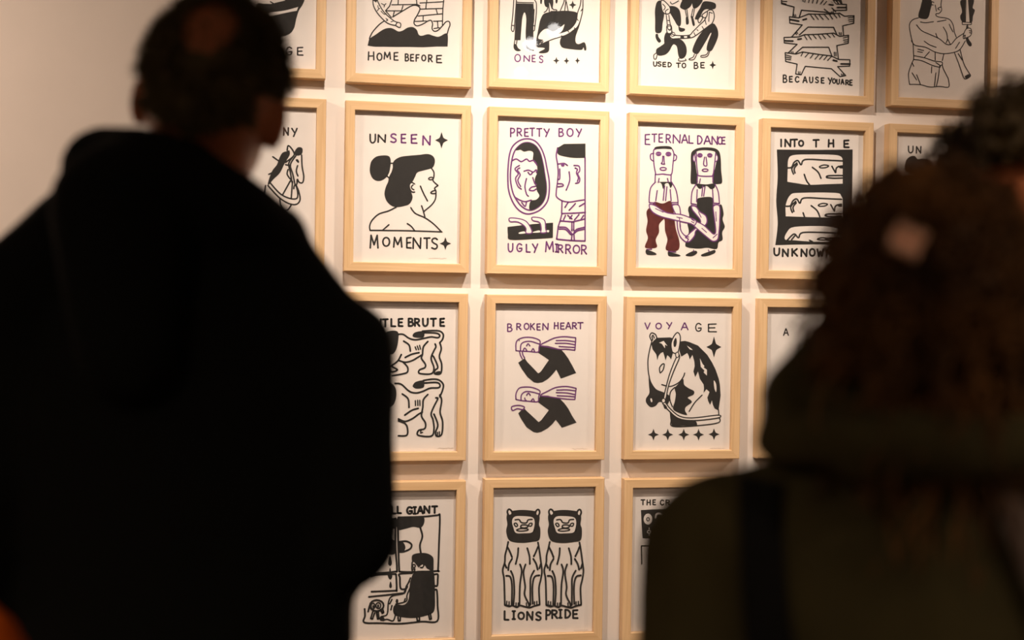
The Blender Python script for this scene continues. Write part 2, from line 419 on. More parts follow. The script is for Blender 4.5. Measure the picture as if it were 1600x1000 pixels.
class Pen:
    """one print; the grid has origin (ox, oy) and `sc` units per 1/1600 of the frame width"""
    def __init__(s, cell, ox, oy, sc, top=False):
        s.cell = cell; s.ox, s.oy, s.sc = ox, oy, sc; s.top = top
        dx, dz = OFF[cell]
        s.c = Vector((CX(cell[0]) + dx / 1000, 0, CZ(cell[1]) - dz / 1000))
        s.draw = MB(); s.lets = []; s.cur = s.draw; s.k = 0; s.ink = 0; s.bold = 1.55 if cell in ((2, 3), (2, 4), (3, 4), (5, 1), (5, 2)) else 1.36
    def P(s, p):
        x, y = p
        if s.top and y <= 0.5: y = -60
        w = at_wall(s.ox + x / s.sc, s.oy + y / s.sc, PAPER_Y)
        x, z = w.x - s.c.x, w.z - s.c.z
        a, b = FW / 2 - RAIL - 0.004, FH / 2 - RAIL - 0.004
        return (max(-a, min(a, x)), max(-b, min(b, z)))
    def put(s, polys, mi):
        s.k += 1; y = -0.0006 - 0.000012 * s.k
        for vs, fs in polys: s.cur.add([(x, y, z) for x, z in vs], fs, mi)
    def fill(s, pts, mi=0, smooth=True):
        p = pts_of(pts) if isinstance(pts, str) else pts
        if smooth: p = catmull(p, True, 4)
        q = []
        for v in p:
            v = s.P(v)
            if not q or math.hypot(v[0] - q[-1][0], v[1] - q[-1][1]) > 2e-5: q.append(v)
        while len(q) > 3 and math.hypot(q[0][0] - q[-1][0], q[0][1] - q[-1][1]) < 2e-5: q.pop()
        tri = tessellate_polygon([[Vector((x, z, 0)) for x, z in q]])
        fs = []
        for t in tri:
            (ax, az), (bx, bz), (cx, cz) = q[t[0]], q[t[1]], q[t[2]]
            ar = (bx - ax) * (cz - az) - (bz - az) * (cx - ax)
            fs.append(tuple(t) if ar > 0 else (t[0], t[2], t[1]))
        s.put([(q, fs)], mi)
    def F(s, *a):
        for x in a: s.fill(x, 0, True)
    def FP(s, *a):
        for x in a: s.fill(x, 0, False)
    def W(s, *a):
        for x in a: s.fill(x, 1, True)
    def WP(s, *a):
        for x in a: s.fill(x, 1, False)
    def ribbon(s, p, w, mi, closed=False):
        q = [s.P(v) for v in p]
        n = len(q); hw = s.bold * w / s.sc / 545.0 / 2
        vs, fs = [], []
        m = n if closed else n
        for i in range(n):
            if closed: a, b = q[(i - 1) % n], q[(i + 1) % n]
            else: a, b = q[max(i - 1, 0)], q[min(i + 1, n - 1)]
            tx, tz = b[0] - a[0], b[1] - a[1]; l = math.hypot(tx, tz) or 1e-9
            nx, nz = -tz / l * hw, tx / l * hw
            vs += [(q[i][0] + nx, q[i][1] + nz), (q[i][0] - nx, q[i][1] - nz)]
        for i in range(n if closed else n - 1):
            j = (i + 1) % n
            fs.append((2 * i, 2 * i + 1, 2 * j + 1, 2 * j))
        polys = [(vs, fs)]
        ends = [] if closed else [q[0], q[-1]]
        for e in ends:
            polys.append(([(e[0] + hw * math.cos(k * math.pi / 4), e[1] + hw * math.sin(k * math.pi / 4)) for k in range(8)], [tuple(range(8))]))
        s.put(polys, mi)
        return q, hw
    def joints(s, p, w, mi):
        q = [s.P(v) for v in p]; hw = w / s.sc / 545.0 / 2
        s.put([([(e[0] + hw * math.cos(k * math.pi / 4), e[1] + hw * math.sin(k * math.pi / 4)) for k in range(8)], [tuple(range(8))]) for e in q], mi)
    def S(s, w, *a, mi=None):
        for x in a:
            s.ribbon(catmull(pts_of(x), False), w, s.ink if mi is None else mi)
    def SC(s, w, *a, mi=None):
        for x in a: s.ribbon(catmull(pts_of(x), True), w, s.ink if mi is None else mi, True)
    def L(s, w, *a, mi=None):
        mi = s.ink if mi is None else mi
        for x in a:
            p = pts_of(x)
            for u, v in zip(p, p[1:]): s.ribbon([u, v], w, mi)
    def E(s, w, *a, mi=None):
        """ellipse outlines cx cy rx ry"""
        for x in a:
            cx, cy, rx, ry = [float(v) for v in x.split()]
            s.ribbon([(cx + rx * math.cos(k * math.pi / 8), cy + ry * math.sin(k * math.pi / 8)) for k in range(16)], w, s.ink if mi is None else mi, True)
    def EF(s, *a, mi=0):
        for x in a:
            cx, cy, rx, ry = [float(v) for v in x.split()]
            s.fill([(cx + rx * math.cos(k * math.pi / 8), cy + ry * math.sin(k * math.pi / 8)) for k in range(16)], mi, False)
    def stars(s, *a):
        for x in a:
            cx, cy, rx, ry = [float(v) for v in x.split()]
            p = []
            for k in range(4):
                a0 = k * math.pi / 2
                p.append((cx + rx * math.cos(a0), cy + ry * math.sin(a0)))
                for f, r in ((0.28, 0.5), (0.5, 0.42), (0.72, 0.5)):
                    b = a0 + f * math.pi / 2
                    p.append((cx + rx * r * math.cos(b), cy + ry * r * math.sin(b)))
            s.fill(p, 0, False)
    def T(s, w, h, sw, spec):
        """hand lettering: 'U608,255 N655,255,30,45' = letter, centre, optional width and height"""
        last = None
        for tok in spec.split():
            ch = tok[0]; v = [float(x) for x in tok[1:].split(',')]
            ww = v[2] if len(v) > 2 else w; hh = v[3] if len(v) > 3 else h
            if last is None or abs(v[1] - last[1]) > h or v[0] - last[0] > 1.75 * h: s.lets.append(MB())
            last = v; s.cur = s.lets[-1]
            if ch in 'Ii' and len(v) < 3: ww = w * 0.6
            for st in GLYPH[ch]:
                cl = st[0] == '@'
                p = [(v[0] + (x - .5) * ww, v[1] + (y - .5) * hh) for x, y in pts_of(st.strip('@'))]
                if ch in SHARP and len(p) > 2:
                    for u, q in zip(p, p[1:]): s.ribbon([u, q], sw, s.ink)
                else: s.ribbon(catmull(p, cl), sw, s.ink, cl)
        s.cur = s.draw
    def signature(s, x, y, l):
        """faint pencil signature at the foot of the sheet"""
        s.cur = s.sig = MB()
        rnd = random.Random(int(x + y)); p = []
        n = 16
        for k in range(n + 1): p.append((x + l * k / n, y + rnd.uniform(-1, 1) * 0.045 * l))
        s.ribbon(catmull(p, False, 3), 0.7 * s.sc / 2, 0)
        s.cur = s.draw
    def done(s, label):
        t = thing('framed_print', label, 'framed print', s.c, 0, 'framed prints on the wall')
        link(bpy.data.objects.new('frame', FRAME_ME), t)
        g = link(bpy.data.objects.new('glass', GLASS_ME), t); g.location = (0, -FD + 0.0045, 0)
        p = link(bpy.data.objects.new('print', PAPER_ME), t); p.location = (0, PAPER_Y, 0)
        if s.draw.v: s.draw.build('drawing', [M['ink'], M['paper'], M['fringed_ink'], M['reflection_tinted_ink']], p)
        for l in s.lets: l.build('lettering', [M['ink'], M['paper'], M['fringed_ink'], M['reflection_tinted_ink']], p)
        if hasattr(s, 'sig'): s.sig.build('signature', M['pencil'], p)
        return t
def shift(s, dx, dy):
    return ' '.join('%g %g' % (x + dx, y + dy) for x, y in pts_of(s))

# ---- second row: a horse's head behind the man in black
a = Pen((1, 2), 400, 150, 4.0)
a.T(32, 46, 7, 'N188,222 Y240,228,34,50 E258,902,28,40')
a.F('195 345 165 355 145 390 130 430 100 470 75 540 80 555 110 520 150 480 180 420 210 370 208 340', '240 350 260 322 288 325 290 355 272 372 245 370')
a.S(7, '195 340 200 312 215 320 235 350 235 375 185 415', '285 370 288 440 298 500 292 540 270 540 258 520 255 550 240 560 236 580',
    '235 375 205 420 215 480 225 540', '248 375 215 430 230 490 245 560', '260 435 252 470 262 500', '185 430 215 435', '200 460 195 490 215 520',
    '90 545 150 610 210 640 255 640 260 600 250 560', '75 560 140 630 200 670 250 678 275 650 268 600 252 560', '215 530 165 620', '228 535 220 640',
    '220 680 205 705 180 720', '150 640 155 680 190 750 205 800 215 855', '60 560 52 620 48 680', '110 700 112 725 105 755', '105 380 140 405', '80 490 110 475')
a.F('247 400 260 395 270 412 262 418')
a.done('pale wood framed horse head print at the black coat, lettering ends NY')

# ---- UNSEEN MOMENTS
a = Pen((2, 2), 400, 140, 3.3333)
a.T(30, 44, 6.5, 'U608,255 N655,255,42,38')
a.ink = 2
a.T(30, 44, 6.5, 'S716,253 E768,255,24 E823,257 N888,265,42,46')
a.ink = 0
a.T(30, 44, 6.5, 'M615,792,42,66 O678,793,36,45 M738,795,44,50 E796,798,24,54 N838,800,44,54 T890,800,32,54 S930,802,32,56')
a.stars('966 264 34 44', '986 802 30 34')
a.F('592 415 600 375 625 350 660 343 690 346 701 365 700 400 690 440 665 468 635 476 610 465 596 440',
    '712 384 725 365 755 350 800 344 850 340 890 335 920 345 932 370 925 400 908 412 870 422 840 432 828 455 815 480 798 495 798 515 810 540 815 565 800 595 770 607 735 612 705 605 680 580 669 545 675 510 688 480 692 455 705 430 712 405')
a.W('826 484 806 484 800 500 803 520 812 534 826 532')
a.S(5.5, '698 384 714 384', '680 448 694 462', '826 492 810 484 799 495 800 515 812 533 826 534', '818 497 810 505 812 516 822 522',
    '912 408 926 430 926 455 922 475 948 500 948 500 930 514 937 530 934 570 915 600 880 630 872 640', '934 525 918 530 910 538 920 542 934 541', '856 503 872 540 893 580', '862 605 872 635 880 665',
    '806 615 830 645 880 668 925 700 965 740', '730 612 690 632 640 648 605 680 592 710 594 733', '594 733 780 735 968 741', '662 730 692 704', '788 698 808 712 826 735')
a.SC(4.5, '898 464 908 457 919 458 920 466 908 470')
a.signature(900, 880, 90)
a.done('pale wood framed print reading UNSEEN MOMENTS with a woman in profile')

# ---- PRETTY BOY UGLY MIRROR
a = Pen((3, 2), 740, 150, 3.3333)
a.ink = 2
a.T(25, 40, 6, 'P203,190,24,44 R238,188 E275,190,20 T305,188,24 T342,190,26 Y380,192,28 B456,190 O502,190,32 Y548,192,28 U192,790,26,42 G238,790,28,40 L284,793,22 Y320,793,28,44 M395,785,42,52 I432,792 R452,795 R492,797,28,46 O535,798,34,40 R574,800,28,46')
a.SC(6, '280 223 320 235 350 270 370 320 382 380 393 440 393 500 383 550 350 590 310 610 270 613 230 590 200 545 182 490 178 430 180 360 188 300 205 260 240 232',
     '285 243 320 258 345 295 360 350 370 410 378 470 374 520 355 560 320 588 285 594 250 575 222 540 203 500 192 440 193 380 202 320 218 280 250 250')
a.F('218 280 250 250 285 243 320 258 345 295 360 350 370 410 378 470 374 520 355 560 320 588 292 594 290 565 300 545 325 540 342 520 330 495 325 470 318 440 322 420 330 400 330 365 315 345 308 330 310 295 290 285 262 290 245 280 230 283')
a.S(5.5, '200 338 222 328 248 342 275 328 290 340 312 336 330 360', '238 362 215 380 232 405 218 430 230 470 248 485', '240 375 227 385 242 410 230 440 245 472', '275 430 267 470 275 510 285 522',
    '262 392 285 386 310 396 325 384 328 400', '283 398 295 410 306 400', '308 425 318 455 326 462', '322 470 300 476 290 490 310 493 325 485', '212 525 240 542 268 550 300 542', '250 555 268 575 275 550')
a.F('437 270 437 270 470 250 470 250 582 248 582 248 582 322 582 322 520 322 460 312 437 300')
a.S(5.5, '437 270 430 310 436 350 440 400 436 450 430 500 432 525 460 545 500 552 545 545 580 540', '438 355 470 351 488 362', '448 380 448 430 438 434', '438 457 460 458 466 468 440 473', '497 395 500 440 482 490',
    '522 362 548 365 552 390 542 405 552 430 548 450 530 455', '528 375 540 382 535 400 545 425 540 445', '447 683 480 685 505 710 517 720 535 695 580 683', '445 693 478 695 505 722', '525 715 540 702 580 693')
a.EF('464 360 9 8', mi=2)
a.L(5.5, '580 320 580 755', '460 545 458 612', '460 612 520 610 582 606', '475 580 492 554', '497 595 530 560', '550 575 575 560', '460 612 450 650 515 655 580 640', '468 645 478 622', '490 622 512 640', '500 638 512 622', '525 645 548 618', '560 640 572 622',
    '450 650 440 680 432 745 500 752 580 755', '511 655 511 702', '521 655 521 700', '512 722 509 750', '522 722 524 752')
a.F('176 682 176 682 300 668 413 660 413 660 412 738 412 738 300 745 190 748 178 720')
for w in ('188 636 240 640 275 655 298 690 302 714 272 714 272 690 255 670 225 655 190 654', '305 632 345 635 370 650 374 690 378 710 350 712 352 690 342 658 308 648'):
    a.W(w); a.SC(4.5, w)
a.W('235 712 262 705 268 715 240 718', '310 708 340 700 345 710 312 712', '380 700 393 700 390 710 382 708')
a.done('pale wood framed print reading PRETTY BOY UGLY MIRROR with man facing oval mirror')

# ---- ETERNAL DANCE
a = Pen((4, 2), 960, 160, 3.4483)
a.ink = 2
a.T(26, 44, 6, 'E178,200,26,54 T215,192,26,42 E250,192,22 R290,195 N335,197,42 A378,197,32 L412,200,24,40 D460,202 A500,203,34,42 N540,205,34,42 C568,206,24,38 E587,206,18,36')
a.F('218 252 222 240 265 235 300 238 310 252 265 250', '220 430 250 434 262 468 272 440 290 436 302 462 312 432 270 428')
a.fill('205 548 218 535 260 545 300 530 312 560 320 600 330 680 348 740 350 780 335 800 290 800 275 785 285 740 272 690 270 635 262 632 240 660 240 700 222 740 230 775 215 785 170 785 165 770 180 730 170 690 178 640 172 590 190 565', 3)  # trousers: black in the print, red reflection of the pane painted in
a.F('170 795 190 798 222 812 222 822 180 822 168 810', '290 805 320 812 352 822 350 830 300 830 288 820')
a.F('410 430 412 350 412 280 430 255 470 243 530 245 562 262 572 300 575 370 580 430 560 440 530 435 530 395 540 360 552 300 545 270 520 260 470 258 440 268 434 300 440 360 446 395 446 435 425 440',
    '440 438 470 440 495 442 535 438 540 458 520 468 495 450 462 466 446 455')
a.F('455 515 520 510 530 540 535 600 550 570 575 550 588 600 582 630 594 670 580 700 582 740 560 755 550 790 500 783 450 788 390 780 382 760 400 700 392 650 402 610 396 580 405 558 440 560 445 530',
    '385 820 420 802 440 800 445 812 420 828 390 828', '468 820 515 802 540 795 542 810 510 825 475 830')
a.S(5, '222 252 210 262 212 330 220 375 225 388 260 386 290 390 308 385 315 330 320 280 312 254', '212 275 195 280 195 305 212 318', '320 278 334 290 330 310 316 315', '260 290 258 320 252 330 270 333 268 325 266 290',
    '220 388 218 430', '305 388 304 430', '240 410 236 432', '285 410 290 430', '220 430 195 460 187 510 187 540', '308 430 330 470 340 515 342 545', '230 475 222 530', '300 470 305 530', '187 540 220 542', '187 550 218 552', '308 540 342 540', '310 550 342 550',
    '270 450 262 528', '282 455 275 530', '440 268 442 330 448 380 455 395 515 398 530 390 538 340 545 272', '485 295 480 335 497 340 493 295', '446 395 446 432', '530 395 530 432', '462 412 458 434',
    '440 440 418 480 412 545', '540 440 558 480 565 540', '412 545 440 550', '412 555 440 559', '530 542 565 545', '530 552 565 555', '445 470 442 535', '528 470 532 535', '475 450 470 505', '487 455 480 505')
a.E(4.5, '237 277 13 9', '290 278 13 9', '262 358 17 8', '460 285 12 9', '513 285 12 9', '488 365 16 7', '237 277 5 5', '290 278 5 5', '460 285 5 5', '513 285 5 5')
a.W('432 285 424 290 424 312 434 318', '545 285 555 290 555 310 543 318'); a.SC(4, '432 285 424 290 424 312 434 318', '545 285 555 290 555 310 543 318')
for w in ('415 560 438 562 460 590 490 610 498 640 485 665 440 690 430 720 400 752 383 735 400 710 455 660 462 635 440 605 420 580',
          '312 555 345 555 355 600 352 660 362 700 395 735 385 752 355 725 340 680 335 620 318 580',
          '532 560 565 560 566 640 562 700 555 738 530 748 500 728 455 690 425 662 415 640 440 642 480 662 510 690 535 710 545 690 536 610',
          '190 550 222 558 270 590 310 600 360 605 415 625 440 640 430 662 405 652 350 640 300 628 250 615 210 595 190 570'):
    a.W(w); a.SC(5, w)
a.S(4, '220 572 262 592', '335 618 365 625', '545 590 548 640', '470 678 495 700', '452 590 466 620', '415 630 430 640', '414 642 428 650', '380 728 400 738', '384 718 400 726', '348 620 355 670', '530 730 552 710', '172 792 200 790', '290 802 330 806', '425 795 428 805', '505 795 510 805')
a.done('pale wood framed print reading ETERNAL DANCE with man and woman linking arms')

# ---- INTO THE UNKNOWN
a = Pen((5, 2), 1170, 170, 3.3333)
a.T(30, 36, 7, 'i168,178 N203,178,32 T238,178,28 O272,180,24,28 T350,180,30 H428,180,28 E508,183,26 U145,745,30 N190,750,32 K238,748,30 N287,750,32 O330,748,28,36 W372,750,32 N420,752,32')
a.F('145 212 145 212 340 214 540 212 540 212 538 450 535 708 535 708 330 706 137 710 137 710 150 600 142 480 150 350')
for dy, top, bot in ((0, '205 265 230 242 320 238 440 240 480 250 488 270 488 270', '488 390 488 390 400 393 310 396 250 388 200 380 200 380 202 320'),
                     (200, '192 500 215 450 260 438 450 438 480 455 488 480', '488 566 488 566 400 566 280 563 192 560 192 560'),
                     (380, '187 680 200 640 240 615 400 612 480 630 488 650', '488 694 488 694 330 692 240 685')):
    a.W(top + ' ' + bot)
    x = -6 if dy else 0
    q = [shift(z, x, dy) for z in ('200 308 222 305 235 280 255 270 272 292 292 265 400 268 488 272', '232 340 224 310 250 282', '240 335 236 312 252 290', '288 342 300 375 315 395', '330 305 360 330 375 362', '432 300 450 332', '468 300 455 310 452 332', '488 348 440 348 410 350 405 358 440 362 488 361', '488 298 474 300 474 306 488 307')]
    e = shift('367 302 390 293 415 297 402 306 376 308', x, dy)
    if dy == 380: q = q[:1] + ['222 682 240 660', '315 685 330 692', '488 676 420 675 405 684 488 690'] ; q[0] = '200 684 235 652 258 672 280 645 400 645 488 650'; e = '355 680 380 672 405 676 390 684'
    a.S(6, *q); a.SC(5, e)
a.done('pale wood framed print reading INTO THE UNKNOWN, heads on black')

# ---- second row, last: only a corner shows
a = Pen((6, 2), 1170, 170, 3.3333)
a.T(26, 34, 6, 'U843,212 N884,214')
a.F('812 300 820 268 838 250 862 246 880 262 910 260 950 275 950 330 880 340 820 330')
a.done('pale wood framed print half hidden by curly heads, lettering starts UN')

# ---- GENTLE BRUTE
a = Pen((2, 3), 540, 440, 3.3333)
a.T(26, 38, 7, 'G95,218 E135,216,22 N172,215 T207,215 L248,214,24 E286,213,22 B340,212 R372,212 U415,212,28 T457,212,28 E503,212,22')
a.F('160 330 175 275 200 268 240 255 272 262 275 300 265 350 245 378 215 372 195 380 170 370', '350 275 365 263 400 258 410 270 405 290 375 293 352 288', '350 540 365 522 405 514 410 530 405 552 370 558 352 550', '150 600 165 540 200 525 240 530 262 560 262 610 240 650 190 650')
a.S(6, '272 275 300 275 330 295 365 303 410 295 445 288 480 292 490 280 470 268 410 266', '400 258 450 255 490 258 508 275 505 300 490 318', '235 440 270 415 290 380', '275 410 310 420 345 412 375 395 400 380', '302 310 330 330 337 362',
    '310 395 345 378 382 370', '428 312 405 340 400 380 395 400 415 430 412 448 385 460 385 478 445 480 460 450 445 400 460 360 470 340 466 325', '490 318 498 350 488 390 500 430 495 478 465 480 465 462 480 445 460 395 450 385', '245 445 270 460 240 470 225 455', '300 420 322 445 322 470 300 480 245 490',
    '258 530 290 535 330 570 365 580 400 572 440 555 485 552 490 535 470 525 412 528', '405 515 450 508 485 512 508 535 505 565 490 600', '295 585 325 610 330 655', '275 715 310 728 350 712 380 690 400 680', '308 695 345 670 378 660',
    '428 588 405 615 402 655 395 700 415 735 412 765 380 775 378 800 445 805 460 770 455 720 445 690 460 650 480 610 470 605', '490 590 500 620 492 680 505 730 500 795 475 805 468 785 480 745 460 690', '275 725 310 740 322 765 318 800 275 803')
a.S(4.5, '362 340 368 355', '373 335 380 355', '385 332 390 352', '363 620 364 645', '375 618 376 645', '386 618 387 645', '478 785 478 798', '488 782 488 798', '395 772 390 780', '400 785 390 788')
a.F('470 470 492 466 492 478 470 480')
a.signature(480, 868, 80)
a.done('pale wood framed print reading GENTLE BRUTE with two lions by the black coat')

# ---- BROKEN HEART
a = Pen((3, 3), 740, 450, 3.4483)
a.ink = 2
a.T(26, 33, 5.5, 'B195,214,26,40 R243,208,24 O285,207,26,32 K317,208,24 E350,210,18 N387,208,32 H445,203,22 E478,205,20 A510,203,26 R543,203,24 T575,203,28')
a.FP('358 308 400 312 470 330 490 352 510 380 535 425 552 458 470 488 458 465 445 440 425 465 400 490 370 508 345 512 325 508 290 480 258 435 240 402 275 378 290 400 310 420 348 460 362 450 405 388 380 370 346 348',
     '358 578 400 580 465 597 490 622 510 650 530 688 554 725 475 753 458 730 442 710 425 732 400 755 365 775 342 780 322 776 285 750 255 705 240 675 270 645 285 662 305 680 350 722 364 712 405 658 380 640 346 615')
a.S(5, '228 338 228 300 240 278 275 266 320 268 357 285 352 320 346 345 300 342 262 340 228 338', '252 340 255 305 275 290 310 288 354 302', '285 312 293 300 303 312', '266 338 275 323 287 338', '311 342 320 326 328 342',
    '245 283 245 283', '445 283 500 283 550 290', '440 298 500 298 547 306', '460 315 545 320', '248 345 252 362 262 382', '262 345 266 362 275 378',
    '228 600 228 570 245 540 280 533 320 537 357 555 350 585 345 612 300 610 255 606 228 600', '255 605 258 575 280 558 315 560 352 570', '285 578 295 566 305 578', '310 608 320 596 328 612', '275 592 278 604 284 606',
    '448 550 500 548 550 554', '445 563 500 565 547 574', '450 580 500 582 545 586')
a.SC(5, '360 308 400 285 440 268 490 262 550 268 550 268 545 335 545 335 500 330 460 330 400 318', '360 578 400 555 445 535 500 530 552 540 552 540 545 600 545 600 500 598 450 592 400 585', '205 640 240 632 272 640 265 655 235 650 210 660')
a.signature(530, 865, 80)
a.done('pale wood framed print reading BROKEN HEART with two bent figures in black')

# ---- VOYAGE
a = Pen((4, 3), 960, 450, 3.4483)
a.ink = 2
a.T(28, 33, 5.5, 'V178,205 O238,205,30,30 Y295,203 A378,207,36,36')
a.ink = 0
a.T(28, 33, 5.5, 'G452,212,32,42 E527,215,46,42')
a.stars('536 318 40 57', '210 790 30 32', '287 790 30 32', '373 790 30 32', '453 790 30 32', '536 788 30 32')
a.F('185 470 200 510 225 545 260 560 295 580 295 610 275 640 262 620 240 615 222 635 195 642 172 620 170 595 188 565 185 520')
a.FP('228 268 300 266 318 272 308 310 318 340 305 385 296 372 285 362 275 390 268 365 262 345 250 350 238 365 230 390 228 372 225 358 212 340 205 330 198 300 210 285')
a.FP('354 288 380 285 400 290 450 310 500 360 525 400 545 440 562 490 568 520 572 580 560 660 540 650 530 630 525 605 515 630 505 610 500 590 512 560 495 545 480 565 482 540 480 520 460 490 450 450 435 480 425 450 432 420 430 395 420 360 405 385 400 365 392 350 360 370 350 340')
a.WP('240 295 265 285 285 312 272 305 272 325 255 300', '390 310 412 325 422 335 405 330', '460 378 475 410 485 420 480 428 498 440 498 472 480 455 485 445 465 425')
a.W('535 498 548 520 548 560 538 540', '193 598 200 595 204 610 198 615')
a.F('370 490 375 520 400 540 428 555 425 575 395 590 412 605 415 618 385 640 380 660 390 685 340 670 315 650 325 610 330 570 325 540 345 515',
    '300 650 330 680 380 705 430 710 442 742 370 742 315 745 305 710')
a.W('312 345 305 300 320 260 340 240 354 260 352 300 340 348'); a.SC(5, '312 345 305 300 320 260 340 240 354 260 352 300 340 348')
a.F('320 315 318 290 330 268 336 290 330 315')
a.S(5, '203 280 190 330 180 390 182 450 188 480', '200 285 190 260 200 242 220 250 228 268', '206 278 202 262 208 255 214 270', '255 520 300 530 345 510 370 480 378 458', '325 535 302 560 298 600 312 640', '472 577 450 598 430 620 402 665', '300 655 305 710 315 745 440 742 560 725 562 690 560 655', '440 712 560 700')
a.SC(5, '245 455 243 430 258 410 268 412 262 440 250 455')
for w in ('338 365 300 455 275 545 264 600 277 595 290 530 318 450 350 375', '270 612 300 650 350 690 420 700 557 685 557 700 430 714 345 703 290 658 260 622'):
    a.W(w); a.SC(5, w)
for e in ('338 360 9 15', '264 607 10 12'): a.EF(e, mi=1); a.E(4, e)
a.F('262 625 275 630 284 646 270 650')
a.signature(515, 865, 75)
a.done('pale wood framed print reading VOYAGE with a bridled horse head')

# ---- A...
a = Pen((5, 3), 1100, 100, 2.0)
a.T(15, 20, 3.2, 'A256,838')
a.done('pale wood framed print beside brown curls, only letter A showing')

# ---- SMALL GIANT
a = Pen((2, 4), 540, 730, 3.7037)
a.T(30, 38, 8, 'S135,250 M185,250,40 A235,250 L278,249,24 L310,247,22 G370,250,32 I400,250 A432,248,30 N470,245,34 T515,245')
a.FP('150 305 285 293 285 356 240 360 200 355 150 350')
a.F('300 292 380 290 448 288 455 320 435 350 390 345 340 358 300 360', '200 440 230 422 283 424 286 500 240 502 200 490', '308 430 335 437 346 465 335 486 308 492',
    '257 512 268 555 257 572 246 555', '257 580 262 600 252 600', '245 622 268 622 268 640 257 650 247 638', '260 660 268 688 260 700 252 688',
    '400 605 440 598 505 605 515 650 517 740 515 820 490 850 400 872 310 865 280 850 275 815 290 795 340 795 365 760 370 690 380 640',
    '385 548 385 510 420 497 470 498 505 520 509 560 505 600 470 585 462 572 440 556 425 580 410 565 395 548')
a.S(7, '305 290 450 286 530 278 545 285 540 450 535 590 530 600 400 606 318 604 310 590 305 450 302 300', '290 295 288 450 297 590 285 604 200 612 140 618', '150 632 190 622 285 618 292 625 295 710 285 714 150 720', '385 612 312 618 314 640 318 700 345 705',
    '515 620 533 620 533 650 530 685 516 686', '135 750 250 738 335 728', '110 820 112 860 108 898 200 902 320 905 440 893 530 890 532 800 528 714 515 710', '432 350 444 400 430 450 435 495', '310 432 350 428 380 445 375 470 340 487 310 490')
a.W('432 565 448 558 452 575 440 584'); a.S(5.5, '385 550 383 590 392 604 405 605', '432 566 446 558 452 568 444 580 434 580', '400 592 398 602', '388 590 400 588', '370 660 350 690 340 728 270 745 248 780 240 850 205 865 205 885 240 880 275 888 290 845', '372 700 355 740 350 775 290 792', '268 765 255 790', '268 800 262 825', '345 760 340 775', '358 690 350 705', '375 640 340 720')
a.EF('297 775 8 13')
a.E(5, '395 571 8 9')
a.F('203 870 215 862 228 884 212 890')
a.L(6, '303 868 305 888 315 888 317 868', '412 872 415 888 427 888 427 868', '480 850 486 880 496 877 490 843', '158 832 145 875 155 878 168 842', '178 838 185 878 193 876 188 835', '202 822 212 845 220 840 212 815', '138 800 130 835')
a.E(7, '180 800 40 32'); a.E(5, '158 803 11 17', '189 800 14 17'); a.EF('160 806 5 9', '188 803 6 10')
a.signature(515, 985, 80)
a.done('pale wood framed print reading SMALL GIANT with seated figure by the black coat')

# ---- LIONS PRIDE
a = Pen((3, 4), 740, 730, 3.7037)
a.T(30, 46, 8, 'L190,858,26,50 I232,856 O275,860,34,38 N325,860,36 S375,862 P432,853,28,54 R468,850,32 I502,848 D545,848,32 E588,850,28')
for dx in (0, 240):
    sh = lambda z: shift(z, dx, 0)
    a.F(sh('195 270 215 255 270 247 330 250 370 260 382 290 378 330 386 360 380 420 340 432 280 438 225 432 200 415 188 370 195 330 190 295'))
    for w in ('205 280 195 258 205 243 220 255 222 272', '358 272 362 252 375 245 382 262 372 282'):
        a.W(sh(w)); a.SC(7, sh(w))
    a.W(sh('222 310 240 285 290 283 340 290 353 315 348 355 335 378 290 382 245 380 230 350'))
    a.S(6, *[sh(z) for z in ('240 305 262 303 276 320 305 322 315 305 338 302', '272 345 278 335 306 335 313 345 293 352 272 348', '350 365 350 365')])
    a.SC(5.5, sh('250 362 275 355 310 357 312 365 280 370 255 368'), sh('234 328 246 324 254 338 244 343'), sh('317 337 326 325 338 326 332 341'))
    a.S(7, *[sh(z) for z in ('200 432 192 470 182 510 180 550 168 595 175 640 178 700 180 795', '372 435 380 480 388 540 395 600 388 650 378 700 382 790', '195 460 210 490 222 520', '258 468 255 510 243 560', '310 468 323 515 325 560', '372 460 360 490 348 515',
        '222 530 205 560 200 595', '345 530 362 560 370 592', '180 560 190 582', '388 560 380 585', '268 562 278 600 268 680 265 795', '300 562 288 610 298 690 295 740 325 800', '215 600 230 640 235 720 230 795', '350 598 330 640 328 700 328 795',
        '188 628 212 635 222 690 220 795', '380 625 352 635 340 690 342 790', '180 797 205 805 225 800 250 810 268 800 300 808 325 812 350 803 382 795')])
    a.S(5, *[sh(z) for z in ('192 775 190 798', '205 778 205 800', '245 785 245 805', '258 785 257 805', '305 785 306 805', '318 788 318 808', '352 778 352 800', '365 776 366 798')])
    a.F(sh('185 793 210 798 212 806 188 804'), sh('240 803 262 802 260 810 242 811'), sh('300 803 328 806 324 814 304 812'))
a.signature(580, 955, 80)
a.done('pale wood framed print reading LIONS PRIDE with two upright maned lions')

# ---- THE C...
a = Pen((4, 4), 950, 730, 3.7037)
a.T(22, 28, 6, 'T202,203 H235,204,20 E267,203,16 C312,204,20 R345,204')
a.FP('190 248 260 244 420 240 420 412 200 412 194 330')
a.EF('231 300 25 32', mi=1); a.E(4.5, '231 301 8 10')
a.S(8, '275 292 280 273 297 268 313 276', mi=1); a.E(5, '237 374 9 9', mi=1); a.S(4, '238 350 238 358', '238 386 238 395', mi=1)
a.S(6, '195 560 193 455 193 455 300 455 420 455')
a.done('pale wood framed print at the olive jacket shoulder, lettering starts THE C')

